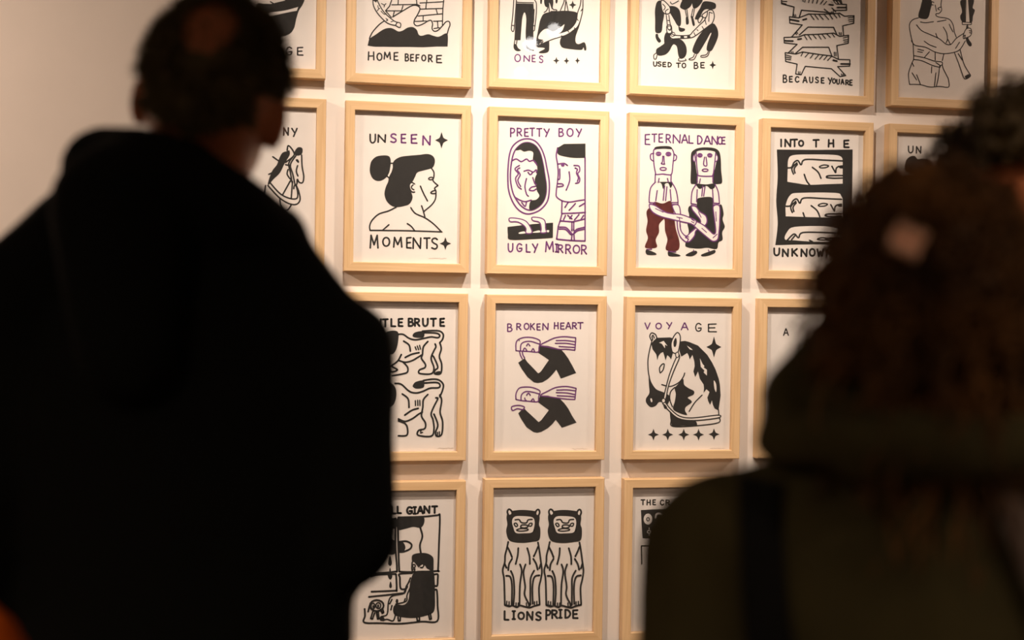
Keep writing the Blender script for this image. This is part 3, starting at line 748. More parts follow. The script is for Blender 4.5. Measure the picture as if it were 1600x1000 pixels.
# ---- top row
a = Pen((1, 1), 400, 0, 6.6667, True)
a.T(60, 80, 11, 'G345,532 E460,535')
a.F('0 60 80 40 150 42 180 35 330 0 330 0 500 0 500 0 470 60 430 120 410 220 370 330 330 365 250 385 120 380 0 370')
a.W('60 160 160 130 300 110 440 73 440 73 425 112 425 112 330 130 160 166 60 185')
a.WP('110 0 325 0 180 35 150 18')
a.S(9, '150 18 180 36', '500 0 478 50 440 110 412 200 395 280 365 335')
a.done('pale wood framed print with a dark hull above the horse print, lettering ends GE')

a = Pen((2, 1), 540, 0, 7.145, True)
a.T(50, 78, 12, 'H285,625,66,88 O378,635,55,78 M465,622,72,76 E563,630,46,84 B685,642,40,76 E742,645,36,72 F803,648,36,72 O872,648,45,62 R945,652,45,76 E1043,660,58,80')
a.F('245 510 255 470 268 432 330 390 420 330 490 312 540 325 590 352 640 340 690 310 750 303 795 335 815 385 850 400 920 382 980 400 1040 410 1135 375 1138 520 1138 520 1000 522 870 528 700 525 560 525 400 522 320 522 245 510')
a.S(10, '265 430 300 360 370 280 435 232', '1135 375 1150 320 1165 280 1155 242 1120 245 1080 290 1030 340 990 350 965 320 970 270 955 230 920 235 870 265 800 290 765 265 770 220 800 170 830 100 800 65 740 65 650 115 525 190')
a.L(9, '1100 0 1085 100 1080 280', '515 55 800 50', '450 122 620 122', '830 35 1095 20', '835 103 1085 95', '810 180 1080 155', '775 240 900 235', '980 238 1080 235', '985 320 1045 310', '590 0 585 50', '785 0 795 50 830 66', '905 0 905 25', '640 65 625 115', '545 122 530 180', '900 35 895 98', '1010 100 1025 160', '865 180 865 235', '1025 240 1030 305', '535 0 490 70 445 122 510 195', '1040 0 1090 -8')
a.W('305 0 350 0 390 80 440 150 520 220 612 260 608 308 560 285 490 270 430 230 350 140 310 60')
a.S(9, '305 0 310 60 350 140 430 230 490 270 560 285', '350 0 390 80 440 150 520 220 560 245 612 262 606 308 560 285 576 252')
a.S(7, '360 62 366 92 382 96', '352 122 372 98', '395 125 430 160 452 152', '400 40 432 60 428 80', '430 60 450 42', '450 205 470 232', '455 235 470 215', '505 245 530 238')
a.FP('305 0 385 0 340 32 312 10')
a.done('pale wood framed print reading HOME BEFORE with brick wall and mountain')

a = Pen((3, 1), 760, 0, 6.6667, True)
a.ink = 2
a.T(50, 70, 10, 'O325,605,60,74 N420,610,66,60 E492,610,34,68 S570,618,40,70')
a.ink = 0
a.stars('728 632 34 40', '834 634 30 40', '948 632 28 36', '898 52 40 47')
a.F('315 35 315 35 490 40 490 40 498 200 490 270 490 420 490 420 410 420 410 420 408 330 415 200 398 130 375 180 365 280 355 420 355 420 290 420 290 420 300 250', '285 460 312 465 330 500 360 525 330 535 300 525 283 500', '412 462 440 490 470 510 495 515 490 530 450 525 415 500',
    '605 0 690 0 690 80 680 95 655 30 640 75 610 62', '560 0 580 0 575 40 562 38', '720 0 742 0 735 35 722 32')
a.S(8, '310 10 330 25 490 30', '285 0 275 150 262 265 262 315 285 318 300 160 312 0', '265 265 290 268', '500 0 520 40 518 160 505 270 500 316 480 318 485 270 497 100', '485 268 507 270', '294 425 290 458', '318 425 312 460', '600 130 625 112 640 75', '690 88 698 100 730 104 725 118 670 120', '648 40 655 130', '770 110 800 40 812 0', '835 0 815 110', '832 20 850 112')
a.F('535 330 548 260 560 210 590 150 640 130 700 120 830 112 938 130 950 180 930 280 880 310 840 330 740 355 662 402 655 470 650 530 620 552 555 555 550 540 605 510 590 498 520 490 515 440',
    '765 430 790 380 870 350 940 280 990 180 965 280 930 380 930 440 960 460 1015 440 1035 470 1040 520 1020 525 1010 495 990 520 900 515 800 500 770 470')
w = '540 400 560 345 620 300 700 330 800 262 812 258 790 320 760 345 860 310 930 230 950 130 975 60 985 0 1005 0 1000 120 960 260 900 320 820 370 690 410 600 452 560 466 555 455 590 430 545 438 580 415'
a.W(w)
a.S(8, '740 352 860 310 930 230 950 130 975 60 985 0', '1005 0 1000 120 960 260 900 320 820 370 690 410 560 466 560 466 590 432', '545 438 585 418', '930 180 955 215', '845 320 858 335', '780 372 800 388', '915 290 925 315', '985 115 998 95')
a.done('pale wood framed print reading ONES with a standing and a kneeling figure')

a = Pen((4, 1), 980, 0, 6.25, True)
a.T(34, 42, 10, 'U272,625 S315,625 E362,630,30 D415,632 T500,638,40 O553,640,36,44 B672,640,40,58 E735,637,36,52')
a.stars('834 636 34 42')
a.F('290 20 330 10 340 70 360 140 345 230 340 290 325 320 290 325 272 300 272 200 270 100', '280 332 300 335 305 360 330 400 310 418 285 390 275 355', '415 60 470 65 510 100 525 180 520 250 490 250 460 200 420 130 410 90', '500 255 520 270 560 280 560 300 530 312 505 300',
    '370 330 410 300 440 330 470 350 480 380 440 372 400 400 360 400', '360 400 390 370 440 385 520 385 570 440 580 510 560 560 520 575 498 540 485 460 460 435 440 445 410 500 370 535 310 545 282 520 285 480 320 455 360 425',
    '545 0 630 0 620 60 570 95 530 85 515 60', '640 0 735 0 700 60 660 85 640 70', '572 170 595 175 600 230 575 238', '622 165 640 165 660 240 640 250', '740 20 800 15 860 35 862 80 820 95 770 90 740 110 715 160 690 190 660 185 680 130 710 80',
    '830 230 870 260 888 320 880 380 840 470 815 500 775 490 785 420 820 330 808 330 770 400 710 500 680 530 640 510 640 470 680 380 740 300')
for w in ('330 10 335 80 350 120 380 138 415 125 415 70 360 10', '780 112 830 100 850 160 830 225 800 250 740 295 680 340 620 370 480 378 440 380 415 355 430 330 470 346 600 345 640 310 700 250 760 190', '715 160 735 175 705 225 690 195', '730 150 750 130 780 115 775 160 750 175', '388 252 428 252 430 320 390 320'):
    a.W(w); a.SC(8, w)
a.F('392 258 424 258 424 300 395 290', '520 352 550 350 552 374 522 376', '585 350 610 347 616 368 588 372')
a.W('398 264 420 262 418 285 402 282')
a.SC(6, '425 325 455 318 465 345 435 355')
a.S(7, '345 40 370 70 355 100', '380 138 372 110 400 90', '420 20 440 40 500 10', '380 150 390 240', '405 150 422 250 440 320', '395 200 408 202', '565 95 580 170', '582 95 592 170', '640 88 622 168', '655 90 642 165', '800 120 830 130', '800 120 795 210', '760 200 770 240', '730 260 745 285', '680 290 690 300', '650 320 665 350',
    '280 520 258 540 262 575 280 575 290 540', '505 570 500 592 530 598 572 590 565 577', '655 530 640 560 605 575 610 586 650 580 676 535', '790 505 770 535 720 545 725 560 780 550 803 505')
a.done('pale wood framed print reading USED TO BE with tangled dancers in black')

a = Pen((5, 1), 1190, 0, 5.882, True)
a.T(32, 50, 9, 'B215,724,36,66 E268,728,28 C325,730,34 A398,733,36,52 U455,735 S508,735,28 E560,740,26,48 Y628,745,34,56 O665,745,28,40 U702,752,26,42 A742,752,26,42 R785,758,28,42 E820,760,22,46')
a.L(7.5, '215 485 220 565 325 590 312 680 362 688 400 610 500 620 640 632 720 705 772 695 697 613 808 608 810 550 705 547 640 515 520 500 375 478 315 497 215 485',
    '325 408 207 395 205 345 340 340 390 320 530 315 660 305 715 335 798 325 795 398 690 420 705 545', '325 408 245 485', '310 492 375 435 615 435 645 517',
    '275 340 372 230 257 212 255 155 340 165 430 130 560 132 715 122 760 150 848 145 845 215 745 238 752 325', '345 322 425 250 660 252 690 320', '180 0 182 35 297 65 285 155', '345 160 365 95 560 110 670 125', '575 85 632 130', '645 75 680 108', '660 98 780 95 778 42 690 38 605 0')
a.L(6, '380 478 360 515', '430 490 398 525', '475 495 445 535', '525 502 488 545', '560 510 530 545', '600 515 570 550', '640 520 605 555', '390 325 415 365', '425 320 455 365', '470 320 500 355', '515 315 545 360', '550 312 585 355', '595 310 630 345', '645 308 668 340',
    '450 140 480 180', '490 140 520 180', '530 140 565 180', '575 135 615 180', '620 130 650 175', '660 130 690 165', '700 125 720 160', '365 0 380 15', '410 0 395 20', '450 0 430 25', '490 0 465 30', '530 0 505 32', '565 5 540 38', '595 15 570 45',
    '220 505 270 520', '222 525 268 535', '225 545 265 550', '748 350 790 340', '750 370 790 365', '755 388 792 382', '795 165 845 158', '797 185 845 178', '800 202 840 195', '185 12 230 15', '185 28 222 38',
    '270 475 275 490', '285 475 288 490', '665 480 668 515', '680 480 682 515', '320 295 330 310', '310 300 318 320', '712 300 716 322', '728 300 730 322', '335 660 338 682', '350 660 350 684', '730 680 740 700', '745 682 755 698', '290 130 300 152', '308 135 312 152', '640 110 645 128', '655 108 660 126')
a.L(10, '330 362 362 357', '378 183 410 175', '655 553 690 563', '620 42 655 48', '210 375 285 378', '260 180 340 195', '728 588 810 588', '695 70 775 70')
a.FP('605 0 715 0 742 40 690 36')
a.S(5, '640 12 660 30', '670 12 690 34', '700 14 715 34', mi=1)
a.done('pale wood framed print reading BECAUSE YOU ARE with a stack of long pigs')

a = Pen((6, 1), 1340, 0, 5.0, True)
a.F('510 0 570 0 580 30 570 70 555 130 530 150 480 140 475 110 490 60', '848 205 865 205 862 290 890 340 885 362 865 355 845 310', '820 0 905 0 898 60 915 80 900 130 890 175 820 172 800 130 815 90 800 20')
a.W('845 0 862 0 875 165 843 165'); a.S(5, '848 0 843 165', '860 0 876 165')
a.WP('815 172 890 178 887 192 818 192'); a.L(5.5, '815 172 890 178 887 192 818 192 815 172')
a.W('830 260 850 225 880 222 890 250 880 280 850 295 825 300'); a.SC(6, '830 260 850 225 880 222 890 250 880 280 850 295 825 300')
a.S(6, '655 0 650 40 655 80 635 105 612 108 615 125 640 135 680 140', '595 20 580 15 575 35 590 40', '605 40 615 88', '650 55 632 62 626 70 640 78', '475 140 430 155 405 190 408 240 420 300 432 345 435 400 437 460 425 490 400 560 398 610 405 660', '680 140 720 155 745 195 755 250 770 290', '490 172 530 178 592 170', '622 170 690 157',
    '460 195 500 240 560 268 640 305 690 345 730 345 770 300 830 260', '420 320 450 355 530 370 600 405 670 420 750 410 800 385 840 320', '610 262 618 285 630 300', '668 212 695 260 700 310 690 335', '715 190 728 220 745 250', '705 310 725 350', '520 322 560 350 612 370', '795 330 765 378',
    '470 385 515 395', '468 403 505 410', '560 405 522 448', '605 410 605 470', '672 425 660 475', '437 435 520 452 600 478 655 485 660 505 640 515', '437 465 500 475 580 510 640 525 640 510 610 490', '405 660 490 662 560 680 640 676 710 680 708 620 700 600 670 540 660 505', '640 520 630 600 615 672', '610 570 600 672', '578 520 576 570', '425 570 460 625', '460 585 490 660',
    '755 410 790 500 825 600 845 618 880 595 870 570 830 500 800 390', '785 420 815 468', '425 490 437 518', '870 240 886 244', '872 256 888 258', '825 285 840 275 835 295')
a.F('836 596 868 580 876 598 850 616')
a.done('pale wood framed print with bare-chested figure holding a torch, far right')
# ------------------------------------------------------------------ people
FACING = math.atan2(-FWD.x, FWD.y)
class Figure:
    """a standing person; local x right, y forward, z up, metres; lp() reads a point off the photo at the figure's own distance"""
    def __init__(s, px, d, label):
        s.d = d; g = at_depth(px, 500, d)
        s.root = thing('person', label, 'person', (g.x, g.y, 0), FACING, None)
        s.inv = (Matrix.Translation(Vector((g.x, g.y, 0))) @ Matrix.Rotation(FACING, 4, 'Z')).inverted()
        s.mw = s.inv.inverted()
    def lp(s, px, py, dy=0.0):
        return s.inv @ at_depth(px, py, s.d + dy)

def hand(mb, wrist, d, side, palm_n, k=1.0):
    """palm, four unequal curled fingers and a thumb leaving the side of the palm"""
    d = Vector(d).normalized(); n = Vector(palm_n); n = (n - d * n.dot(d)).normalized(); sd = d.cross(n) * side
    w = Vector(wrist)
    for o in (-0.028, -0.010, 0.010, 0.028):
        mb.cap(w + d * 0.012 * k + sd * o * 0.7 * k, w + d * 0.085 * k + sd * o * k, 0.0125 * k, 0.0105 * k, 10)
    for o, l in ((-0.029, 0.052), (-0.010, 0.066), (0.010, 0.071), (0.029, 0.062)):
        b = w + d * 0.088 * k + sd * o * k
        m = b + (d * 0.92 + n * 0.39) * l * 0.5 * k
        e = m + (d * 0.55 + n * 0.83) * l * 0.45 * k
        mb.cap(b, m, 0.0088 * k, 0.0082 * k, 10); mb.cap(m, e, 0.0082 * k, 0.0072 * k, 10)
    b = w + d * 0.03 * k + sd * 0.03 * k
    m = b + (d * 0.7 + sd * 0.6 + n * 0.3) * 0.042 * k; e = m + (d * 0.9 + sd * 0.05 + n * 0.42) * 0.032 * k
    mb.cap(b, m, 0.0125 * k, 0.0105 * k, 10); mb.cap(m, e, 0.0105 * k, 0.0085 * k, 10)

def make_body(f, H, hc, hr, tilt, arms, base, voxel=0.007, turn=0.0, sho=1.0):
    """one continuous body: legs, trunk, arms with hands, neck, head with face"""
    mb = MB(); k = H / 1.8
    R = Matrix.Rotation(tilt, 3, 'Y') @ Matrix.Rotation(turn, 3, 'Z')
    hc = Vector(hc); hp = lambda x, y, z: hc + R @ Vector((x * hr[0], y * hr[1], z * hr[2]))
    bx, by = base
    for s in (-1, 1):
        hip = (bx + s * .09 * k, by, .93 * k); kn = (bx + s * .1 * k, by + .015, .5 * k); an = (bx + s * .1 * k, by - .01, .09 * k)
        mb.cap(hip, kn, .085 * k, .055 * k); mb.cap(kn, an, .055 * k, .036 * k)
        mb.cap((bx + s * .1 * k, by - .03, .045), (bx + s * .115 * k, by + .15 * k, .035), .036 * k, .03 * k)
    mb.loft([(bx, by, z * k, rx * k, ry * k) for z, rx, ry in ((.86, .10, .07), (.93, .165, .11), (1.05, .15, .10), (1.2, .155, .105), (1.36, .17, .11), (1.43, .15, .09), (1.48, .09, .07))])
    nb = Vector((bx, by - .01, 1.44 * k))
    mb.cap(nb, hp(0, -.1, -.45), .062 * k, .056 * k)
    for sh, el, wr in arms:
        mb.cap(sh, el, .05 * k, .04 * k); mb.cap(el, wr, .04 * k, .026 * k)
        mb.cap((bx, by, Vector(sh).z - .01), sh, .07 * k, .055 * k)
    # head: skull, jaw, nose, brow, lips, ears
    mb.ell(hp(0, -.08, .12), (hr[0], hr[1] * .95, hr[2] * .88), R)
    mb.ell(hp(0, .22, -.28), (hr[0] * .82, hr[1] * .72, hr[2] * .7), R)
    mb.cap(hp(-.18, .62, -.78), hp(.18, .62, -.78), .024 * k, .024 * k)
    mb.cap(hp(0, .92, .08), hp(0, 1.08, -.2), .009 * k, .014 * k)
    for s in (-1, 1):
        mb.cap(hp(s * .12, .9, .16), hp(s * .6, .72, .15), .012 * k, .011 * k)
        mb.ell(hp(s * 1.04, -.08, -.12), (.0095, .019 * k, .033 * k), R @ Matrix.Rotation(s * 0.45, 3, 'Z'))
        mb.ell(hp(s * .1, .97, -.25), (.009, .01, .008), R)
    mb.cap(hp(-.2, .9, -.5), hp(.2, .9, -.5), .0075, .0075); mb.cap(hp(-.17, .89, -.57), hp(.17, .89, -.57), .008, .008)
    for i, (sh, el, wr) in enumerate(arms):
        dv = (Vector(wr) - Vector(el)).normalized()
        sd = -1 if i == 0 else 1
        hand(mb, wr, dv, -1 if i == 0 else 1, Vector((-sd, 0.15, 0)), k)
    b = remeshed(mb, 'body', M['skin'], f.root, voxel, 4)
    for s in (-1, 1):
        e = MB(); e.ell((0, 0, 0), (.0125 * k, .0125 * k, .0125 * k), None, 16, 10)
        eo = e.build('eye', M['eye'], b, True, hp(s * .38, .80, .03))
        ir = MB(); ir.ell((0, .0105 * k, 0), (.0058 * k, .0025 * k, .0058 * k), None, 12, 8); ir.build('iris', M['iris'], eo, True)
    return b, hp, R

def trousers_shoes(f, H, base, m):
    k = H / 1.8; bx, by = base
    mb = MB()
    for s in (-1, 1):
        mb.cap((bx + s * .09 * k, by, .93 * k), (bx + s * .1 * k, by + .015, .5 * k), .1 * k, .078 * k)
        mb.cap((bx + s * .1 * k, by + .015, .5 * k), (bx + s * .1 * k, by - .008, .12 * k), .078 * k, .062 * k)
    mb.loft([(bx, by, z * k, rx * k, ry * k) for z, rx, ry in ((.85, .14, .1), (.93, .18, .125), (1.02, .165, .115))])
    remeshed(mb, 'trousers', m, f.root, .012, 4, .004, 12)
    for s in (-1, 1):
        mb = MB()
        mb.cap((bx + s * .1 * k, by - .04, .05), (bx + s * .118 * k, by + .17 * k, .042), .046 * k, .04 * k)
        mb.cap((bx + s * .1 * k, by - .015, .05), (bx + s * .1 * k, by - .015, .11 * k), .045 * k, .045 * k)
        mb.box((bx + s * .109 * k, by + .065 * k, .009), (.085 * k, .27 * k, .018))
        remeshed(mb, 'shoe', M['shoe'], f.root, .007, 3)

def hair_dirs(n, seed):
    rnd = random.Random(seed)
    for _ in range(n):
        z = rnd.uniform(-1, 1); a = rnd.uniform(0, 2 * math.pi); r = math.sqrt(1 - z * z)
        yield Vector((r * math.cos(a), r * math.sin(a), z)), rnd

def hair_shell(mb, hp, keep, off, hr, nu=64, nv=40, jit=0.05):
    """cap of hair over the scalp where keep(direction) holds"""
    vid = {}; vs = []; fs = []
    def v(i, k):
        k %= nu
        if (i, k) not in vid:
            a = math.pi * i / nv; b = 2 * math.pi * k / nu
            n = Vector((math.sin(a) * math.cos(b), math.sin(a) * math.sin(b), math.cos(a)))
            r = 1 + off + jit * pnoise(n * 6)
            vid[(i, k)] = len(vs); vs.append(hp(n.x * r, n.y * r * .95 - .08, n.z * r * .88 + .12))
        return vid[(i, k)]
    for i in range(nv):
        for k in range(nu):
            a = math.pi * (i + .5) / nv; b = 2 * math.pi * (k + .5) / nu
            n = Vector((math.sin(a) * math.cos(b), math.sin(a) * math.sin(b), math.cos(a)))
            if keep(n): fs.append((v(i, k), v(i + 1, k), v(i + 1, k + 1), v(i, k + 1)))
    mb.add(vs, fs)
def scalp(hp, n, o=0.0):
    return hp(n.x * (1 + o), n.y * (1 + o) * .95 - .08, n.z * (1 + o) * .88 + .12)

def strand(mb, p, d, l, w):
    d = d.normalized(); u = d.orthogonal().normalized(); v = d.cross(u)
    q = p + d * l * .55 + Vector((0, 0, -l * .06)); e = p + d * l + Vector((0, 0, -l * .25))
    vs = [p + u * w, p - u * w * .5 + v * w * .87, p - u * w * .5 - v * w * .87, q + u * w * .8, q - u * w * .4 + v * w * .7, q - u * w * .4 - v * w * .7, e]
    mb.add(vs, [(0, 1, 4, 3), (1, 2, 5, 4), (2, 0, 3, 5), (3, 4, 6), (4, 5, 6), (5, 3, 6)])

def curl(mb, p, d, l, rad, turns, w, rnd, sag):
    d = d.normalized(); u = d.orthogonal().normalized(); v = d.cross(u); ph = rnd.uniform(0, 6.28); n = int(turns * 9) + 3
    pts = []
    for i in range(n + 1):
        t = i / n; a = ph + turns * 2 * math.pi * t; r = rad * (0.35 + 0.65 * t)
        pts.append(p + d * (l * t) + Vector((0, 0, -sag * t * t)) + (u * math.cos(a) + v * math.sin(a)) * r)
    mb.tube(pts, [w * (1 - .55 * (i / n)) for i in range(n + 1)], 4, caps=False)

def garment_bvh(o):
    return BVHTree.FromPolygons([v.co.copy() for v in o.data.vertices], [tuple(p.vertices) for p in o.data.polygons])
def band_on(o, path, half, lift, name, m, parent, thick=0.0025):
    """a strap lying on the back of a garment: path of (x, z)"""
    bvh = garment_bvh(o); rows = []
    dense = catmull(path, False, 8)
    for i, (x, z) in enumerate(dense):
        a, b = dense[max(i - 1, 0)], dense[min(i + 1, len(dense) - 1)]
        tx, tz = b[0] - a[0], b[1] - a[1]; l = math.hypot(tx, tz) or 1
        nx, nz = -tz / l, tx / l; row = []
        for k in (-1, -.5, 0, .5, 1):
            hit = bvh.ray_cast(Vector((x + nx * half * k, -2, z + nz * half * k)), Vector((0, 1, 0)))
            row.append(hit[0].y if hit[0] else None)
        ok = [r for r in row if r is not None]
        if not ok: continue
        rows.append([(x + nx * half * k, (row[j] if row[j] is not None else max(ok)) - lift, z + nz * half * k) for j, k in enumerate((-1, -.5, 0, .5, 1))])
    vs = []; fs = []; n = 10
    for r in rows: vs += r + [(p[0], p[1] - thick, p[2]) for p in reversed(r)]
    for i in range(len(rows) - 1):
        for k in range(n):
            a = i * n + k; b = i * n + (k + 1) % n
            fs.append((a, b, b + n, a + n))
    fs.append(tuple(range(n))); fs.append(tuple((len(rows) - 1) * n + k for k in range(n - 1, -1, -1)))
    mb = MB(); mb.add(vs, fs); return mb.build(name, m, parent, True)

# ---- the man in the black coat
f = Figure(285, 1.65, 'person seen from behind in a black hooded coat, short greying hair with a thin crown')
HM = 1.80; base = (.015, .0)
arms = [((-.165, 0, 1.42), (-.235, -.05, 1.15), (-.06, .19, 1.06)), ((.175, 0, 1.40), (.190, -.03, 1.19), (.07, .20, 1.045))]
hr = (.077, .098, .118)
hc = f.lp(333, 158, 0.0)
body, hp, HR = make_body(f, HM, hc, hr, math.radians(10), arms, base)
crown = Vector((0.0, -.82, .57)).normalized()
def man_keep(n, grow=0.0):
    if n.angle(crown) < .38 - grow: return False
    if n.y > .25: return n.z > .42 - .1 * (1 - n.y)
    if abs(n.x) > .78: return n.z > -.02 + .5 * max(0, n.y + .1)
    return n.z > -.62 + .35 * abs(n.x)
mb = MB()
hair_shell(mb, hp, man_keep, .05, hr)
for n, rnd in hair_dirs(9000, 3):
    inb = n.angle(crown) < .38
    if not man_keep(n, .38 if inb else 0): continue
    if inb and rnd.random() < .62: continue
    nd = HR @ Vector((n.x + rnd.uniform(-.35, .35), n.y - .1 + rnd.uniform(-.35, .35), n.z + rnd.uniform(-.3, .2)))
    strand(mb, scalp(hp, n, .02), nd, rnd.uniform(.010, .022) * (.5 if inb else 1), .0011)
mb.build('hair', M['hair_short'], f.root, True)
mb = MB()
mb.loft([(.012, -.005, z, rx, ry) for z, rx, ry in ((.60, .245, .175), (.8, .235, .17), (1.0, .186, .15), (1.1, .193, .145), (1.2, .188, .145), (1.36, .2, .14), (1.45, .165, .12), (1.53, .11, .09), (1.575, .075, .075))])
mb.cap((-.075, -.015, 1.565), (-.185, -.01, 1.445), .062, .075); mb.cap((.085, -.015, 1.525), (.165, -.01, 1.405), .055, .068)
for (sh, el, wr) in arms:
    sh, el, wr = Vector(sh), Vector(el), Vector(wr)
    mb.cap(sh + Vector((.006 if sh.x > 0 else -.002, -.005, 0)), el, .066, .07); mb.cap(el, wr - (wr - el).normalized() * .02, .068, .05)
# hood lying round the neck, higher on the left
for p0, p1, r0, r1 in (((-.085, .0, 1.60), (-.075, -.06, 1.60), .045, .05), ((-.075, -.06, 1.60), (-.01, -.10, 1.585), .05, .055), ((-.01, -.10, 1.585), (.06, -.075, 1.555), .055, .05),
                       ((.06, -.075, 1.555), (.105, -.0, 1.525), .05, .045), ((-.04, -.13, 1.55), (-.02, -.15, 1.40), .07, .055), ((.02, -.085, 1.60), (.085, -.03, 1.555), .034, .03)):
    mb.cap(p0, p1, r0, r1)
coat = remeshed(mb, 'coat', M['black_cloth'], f.root, .009, 5, .006, 9)
trousers_shoes(f, HM, base, M['denim'])

# ---- the woman with curls and an olive jacket
f = Figure(1442, 1.25, 'person seen from behind with brown curls and a dark olive hooded jacket')
w = f; HW = 1.60; base = (.0, .0)
hr = (.071, .09, .106)
hc = f.lp(1444, 470)
sl = f.lp(1100, 865); sr = Vector((-sl.x, sl.y, sl.z))
arms = [((sl.x + .035, 0, sl.z + .0), (sl.x + .0, -.02, sl.z - .27), (sl.x + .03, .05, sl.z - .49)), ((-sl.x - .035, 0, sl.z), (-sl.x - .0, -.02, sl.z - .27), (-sl.x - .03, .05, sl.z - .49))]
body, hp, HR = make_body(f, HW, hc, hr, 0.0, arms, base)
mb = MB()
def w_keep(n):
    return (n.z > .3) if n.y > .35 else n.z > -.9
hair_shell(mb, hp, w_keep, .12, hr, jit=.12)
for n, rnd in hair_dirs(900, 11):
    if not w_keep(n): continue
    nd = Vector((n.x * .9 + rnd.uniform(-.4, .4), n.y * .9 + rnd.uniform(-.4, .4), n.z * .55 - .25 + rnd.uniform(-.4, .3)))
    low = max(0.0, .35 - n.z)
    curl(mb, scalp(hp, n, .05), nd, rnd.uniform(.02, .038) + .05 * low, rnd.uniform(.006, .012), rnd.uniform(1.2, 2.4), rnd.uniform(.002, .0032), rnd, .012 + .07 * low)
lo, hi = f.lp(1442, 700).z, f.lp(1442, 560).z
rnd = random.Random(5)
for i in range(240):      # the curls that hang down the nape into the hood
    t = rnd.random(); x = rnd.uniform(-1, 1)
    p = Vector((hc.x + x * (.075 + .02 * t), -.045 - .045 * math.sqrt(max(0, 1 - x * x)) + rnd.uniform(-.012, .02), hi + .04 - (hi - lo) * t * .2))
    curl(mb, p, Vector((x * .35 + rnd.uniform(-.3, .3), rnd.uniform(-.35, .15), -1)), rnd.uniform(.022, .038), rnd.uniform(.006, .012), rnd.uniform(1.5, 2.5), rnd.uniform(.002, .0032), rnd, .01)
mb.build('hair', M['hair_brown'], f.root, True)
mb = MB()
zs = sl.z
mb.loft([(0, 0, z, rx, ry) for z, rx, ry in ((.66, .235, .165), (.85, .225, .155), (zs - .2, .195, .125), (zs - .05, .195, .115), (zs + .03, .17, .10), (zs + .07, .12, .085), (zs + .105, .07, .07))])
for s, (sh, el, wr) in zip((-1, 1), arms):
    sh, el, wr = Vector(sh), Vector(el), Vector(wr)
    mb.cap((s * .085, -.01, zs + .055), (s * .185, 0, zs + .005), .05, .058)
    mb.cap(sh + Vector((s * .016, 0, 0)), el + Vector((s * .012, 0, 0)), .07, .064); mb.cap(el, wr - (wr - el).normalized() * .015, .057, .045)
jacket = remeshed(mb, 'jacket', M['olive_cloth'], f.root, .008, 5, .011, 13)
mb = MB()
q = lambda px, py, y: Vector((f.lp(px, py).x, y, f.lp(px, py).z))
for (a, b, r0, r1) in ((q(1283, 540, .0), q(1228, 618, -.02), .02, .028), (q(1228, 618, -.02), q(1198, 680, -.05), .028, .022), (q(1198, 680, -.05), q(1310, 672, -.10), .022, .024), (q(1310, 668, -.10), q(1442, 676, -.125), .024, .026),
                       (q(1442, 676, -.125), q(1574, 668, -.10), .026, .024), (q(1574, 668, -.10), q(1660, 668, -.05), .024, .022), (q(1660, 668, -.05), q(1640, 610, -.02), .022, .026), (q(1640, 610, -.02), q(1600, 540, .0), .026, .02),
                       (q(1255, 625, -.01), q(1310, 650, -.06), .03, .03), (q(1630, 625, -.01), q(1574, 650, -.06), .03, .03), (q(1300, 700, -.09), q(1584, 700, -.09), .02, .02), (q(1283, 540, .0), q(1300, 600, .06), .02, .025), (q(1600, 540, 0), q(1584, 600, .06), .02, .025)):
    mb.cap(a, b, r0, r1)
remeshed(mb, 'hood', M['olive_cloth'], f.root, .006, 4, .005, 14)
band_on(jacket, [(f.lp(x, y).x, f.lp(x, y).z) for x, y in ((1528, 705), (1545, 770), (1572, 850), (1605, 940), (1640, 1060))], .024, .006, 'scarf', M['taupe'], f.root, .008)
trousers_shoes(f, HW, base, M['dark_cloth'])
# her shoulder bag: webbing strap over the left shoulder, bag at the hip
bag = thing('shoulder_bag', 'black webbing strap over the left shoulder of the olive jacket', 'bag', f.mw.to_translation(), FACING)
path = [(f.lp(x, y).x, f.lp(x, y).z) for x, y in ((1178, 738), (1170, 790), (1168, 860), (1172, 940), (1185, 1040), (1205, 1200))]
band_on(jacket, path, .018, .003, 'strap', M['strap'], bag)
x0, z0 = path[-1]
mb = MB(); mb.loft([(x0 - .02, -.215, z0 - .40 + t * .46, .13 + .01 * math.sin(t * 3), .05) for t in (0, .08, .3, .6, .9, 1.0)], 40)
remeshed(mb, 'bag_body', M['strap'], bag, .01, 3)
# hair clip
cy = hc.y - hr[1] * 1.02 - .020; cp = f.lp(1412, 377, cy)
clip = thing('hair_clip', 'peach claw clip in the brown curls', 'hair clip', f.mw @ Vector((cp.x, cy, cp.z)), FACING)
clip.rotation_euler = (0, math.radians(24), FACING)
clip.scale = (.62, .62, .62)
for s, nm in ((-1, 'jaw'), (1, 'jaw')):
    mb = MB()
    arc = lambda x, a: Vector((x, -.004 - .013 * math.sin(a), s * (.0015 + .015 * (1 - math.cos(a)))))
    for x in (-.018, -.0108, -.0036, .0036, .0108, .018):
        mb.tube([arc(x, a * .26) for a in range(0, 8)], [.0034, .0034, .0032, .003, .0028, .0024, .002, .0012], 8)
    mb.tube([arc(x, .26) for x in (-.021, -.01, 0, .01, .021)], .0042, 10); mb.tube([arc(x, 1.0) for x in (-.02, -.01, 0, .01, .02)], .0034, 10)
    mb.box((0, -.013, s * .009), (.018, .004, .014))
    mb.build(nm, M['clip'], clip, True)
mb = MB(); mb.tube([(-.012, -.005, 0), (.012, -.005, 0)], .003, 10); mb.build('hinge', M['metal'], clip, True)

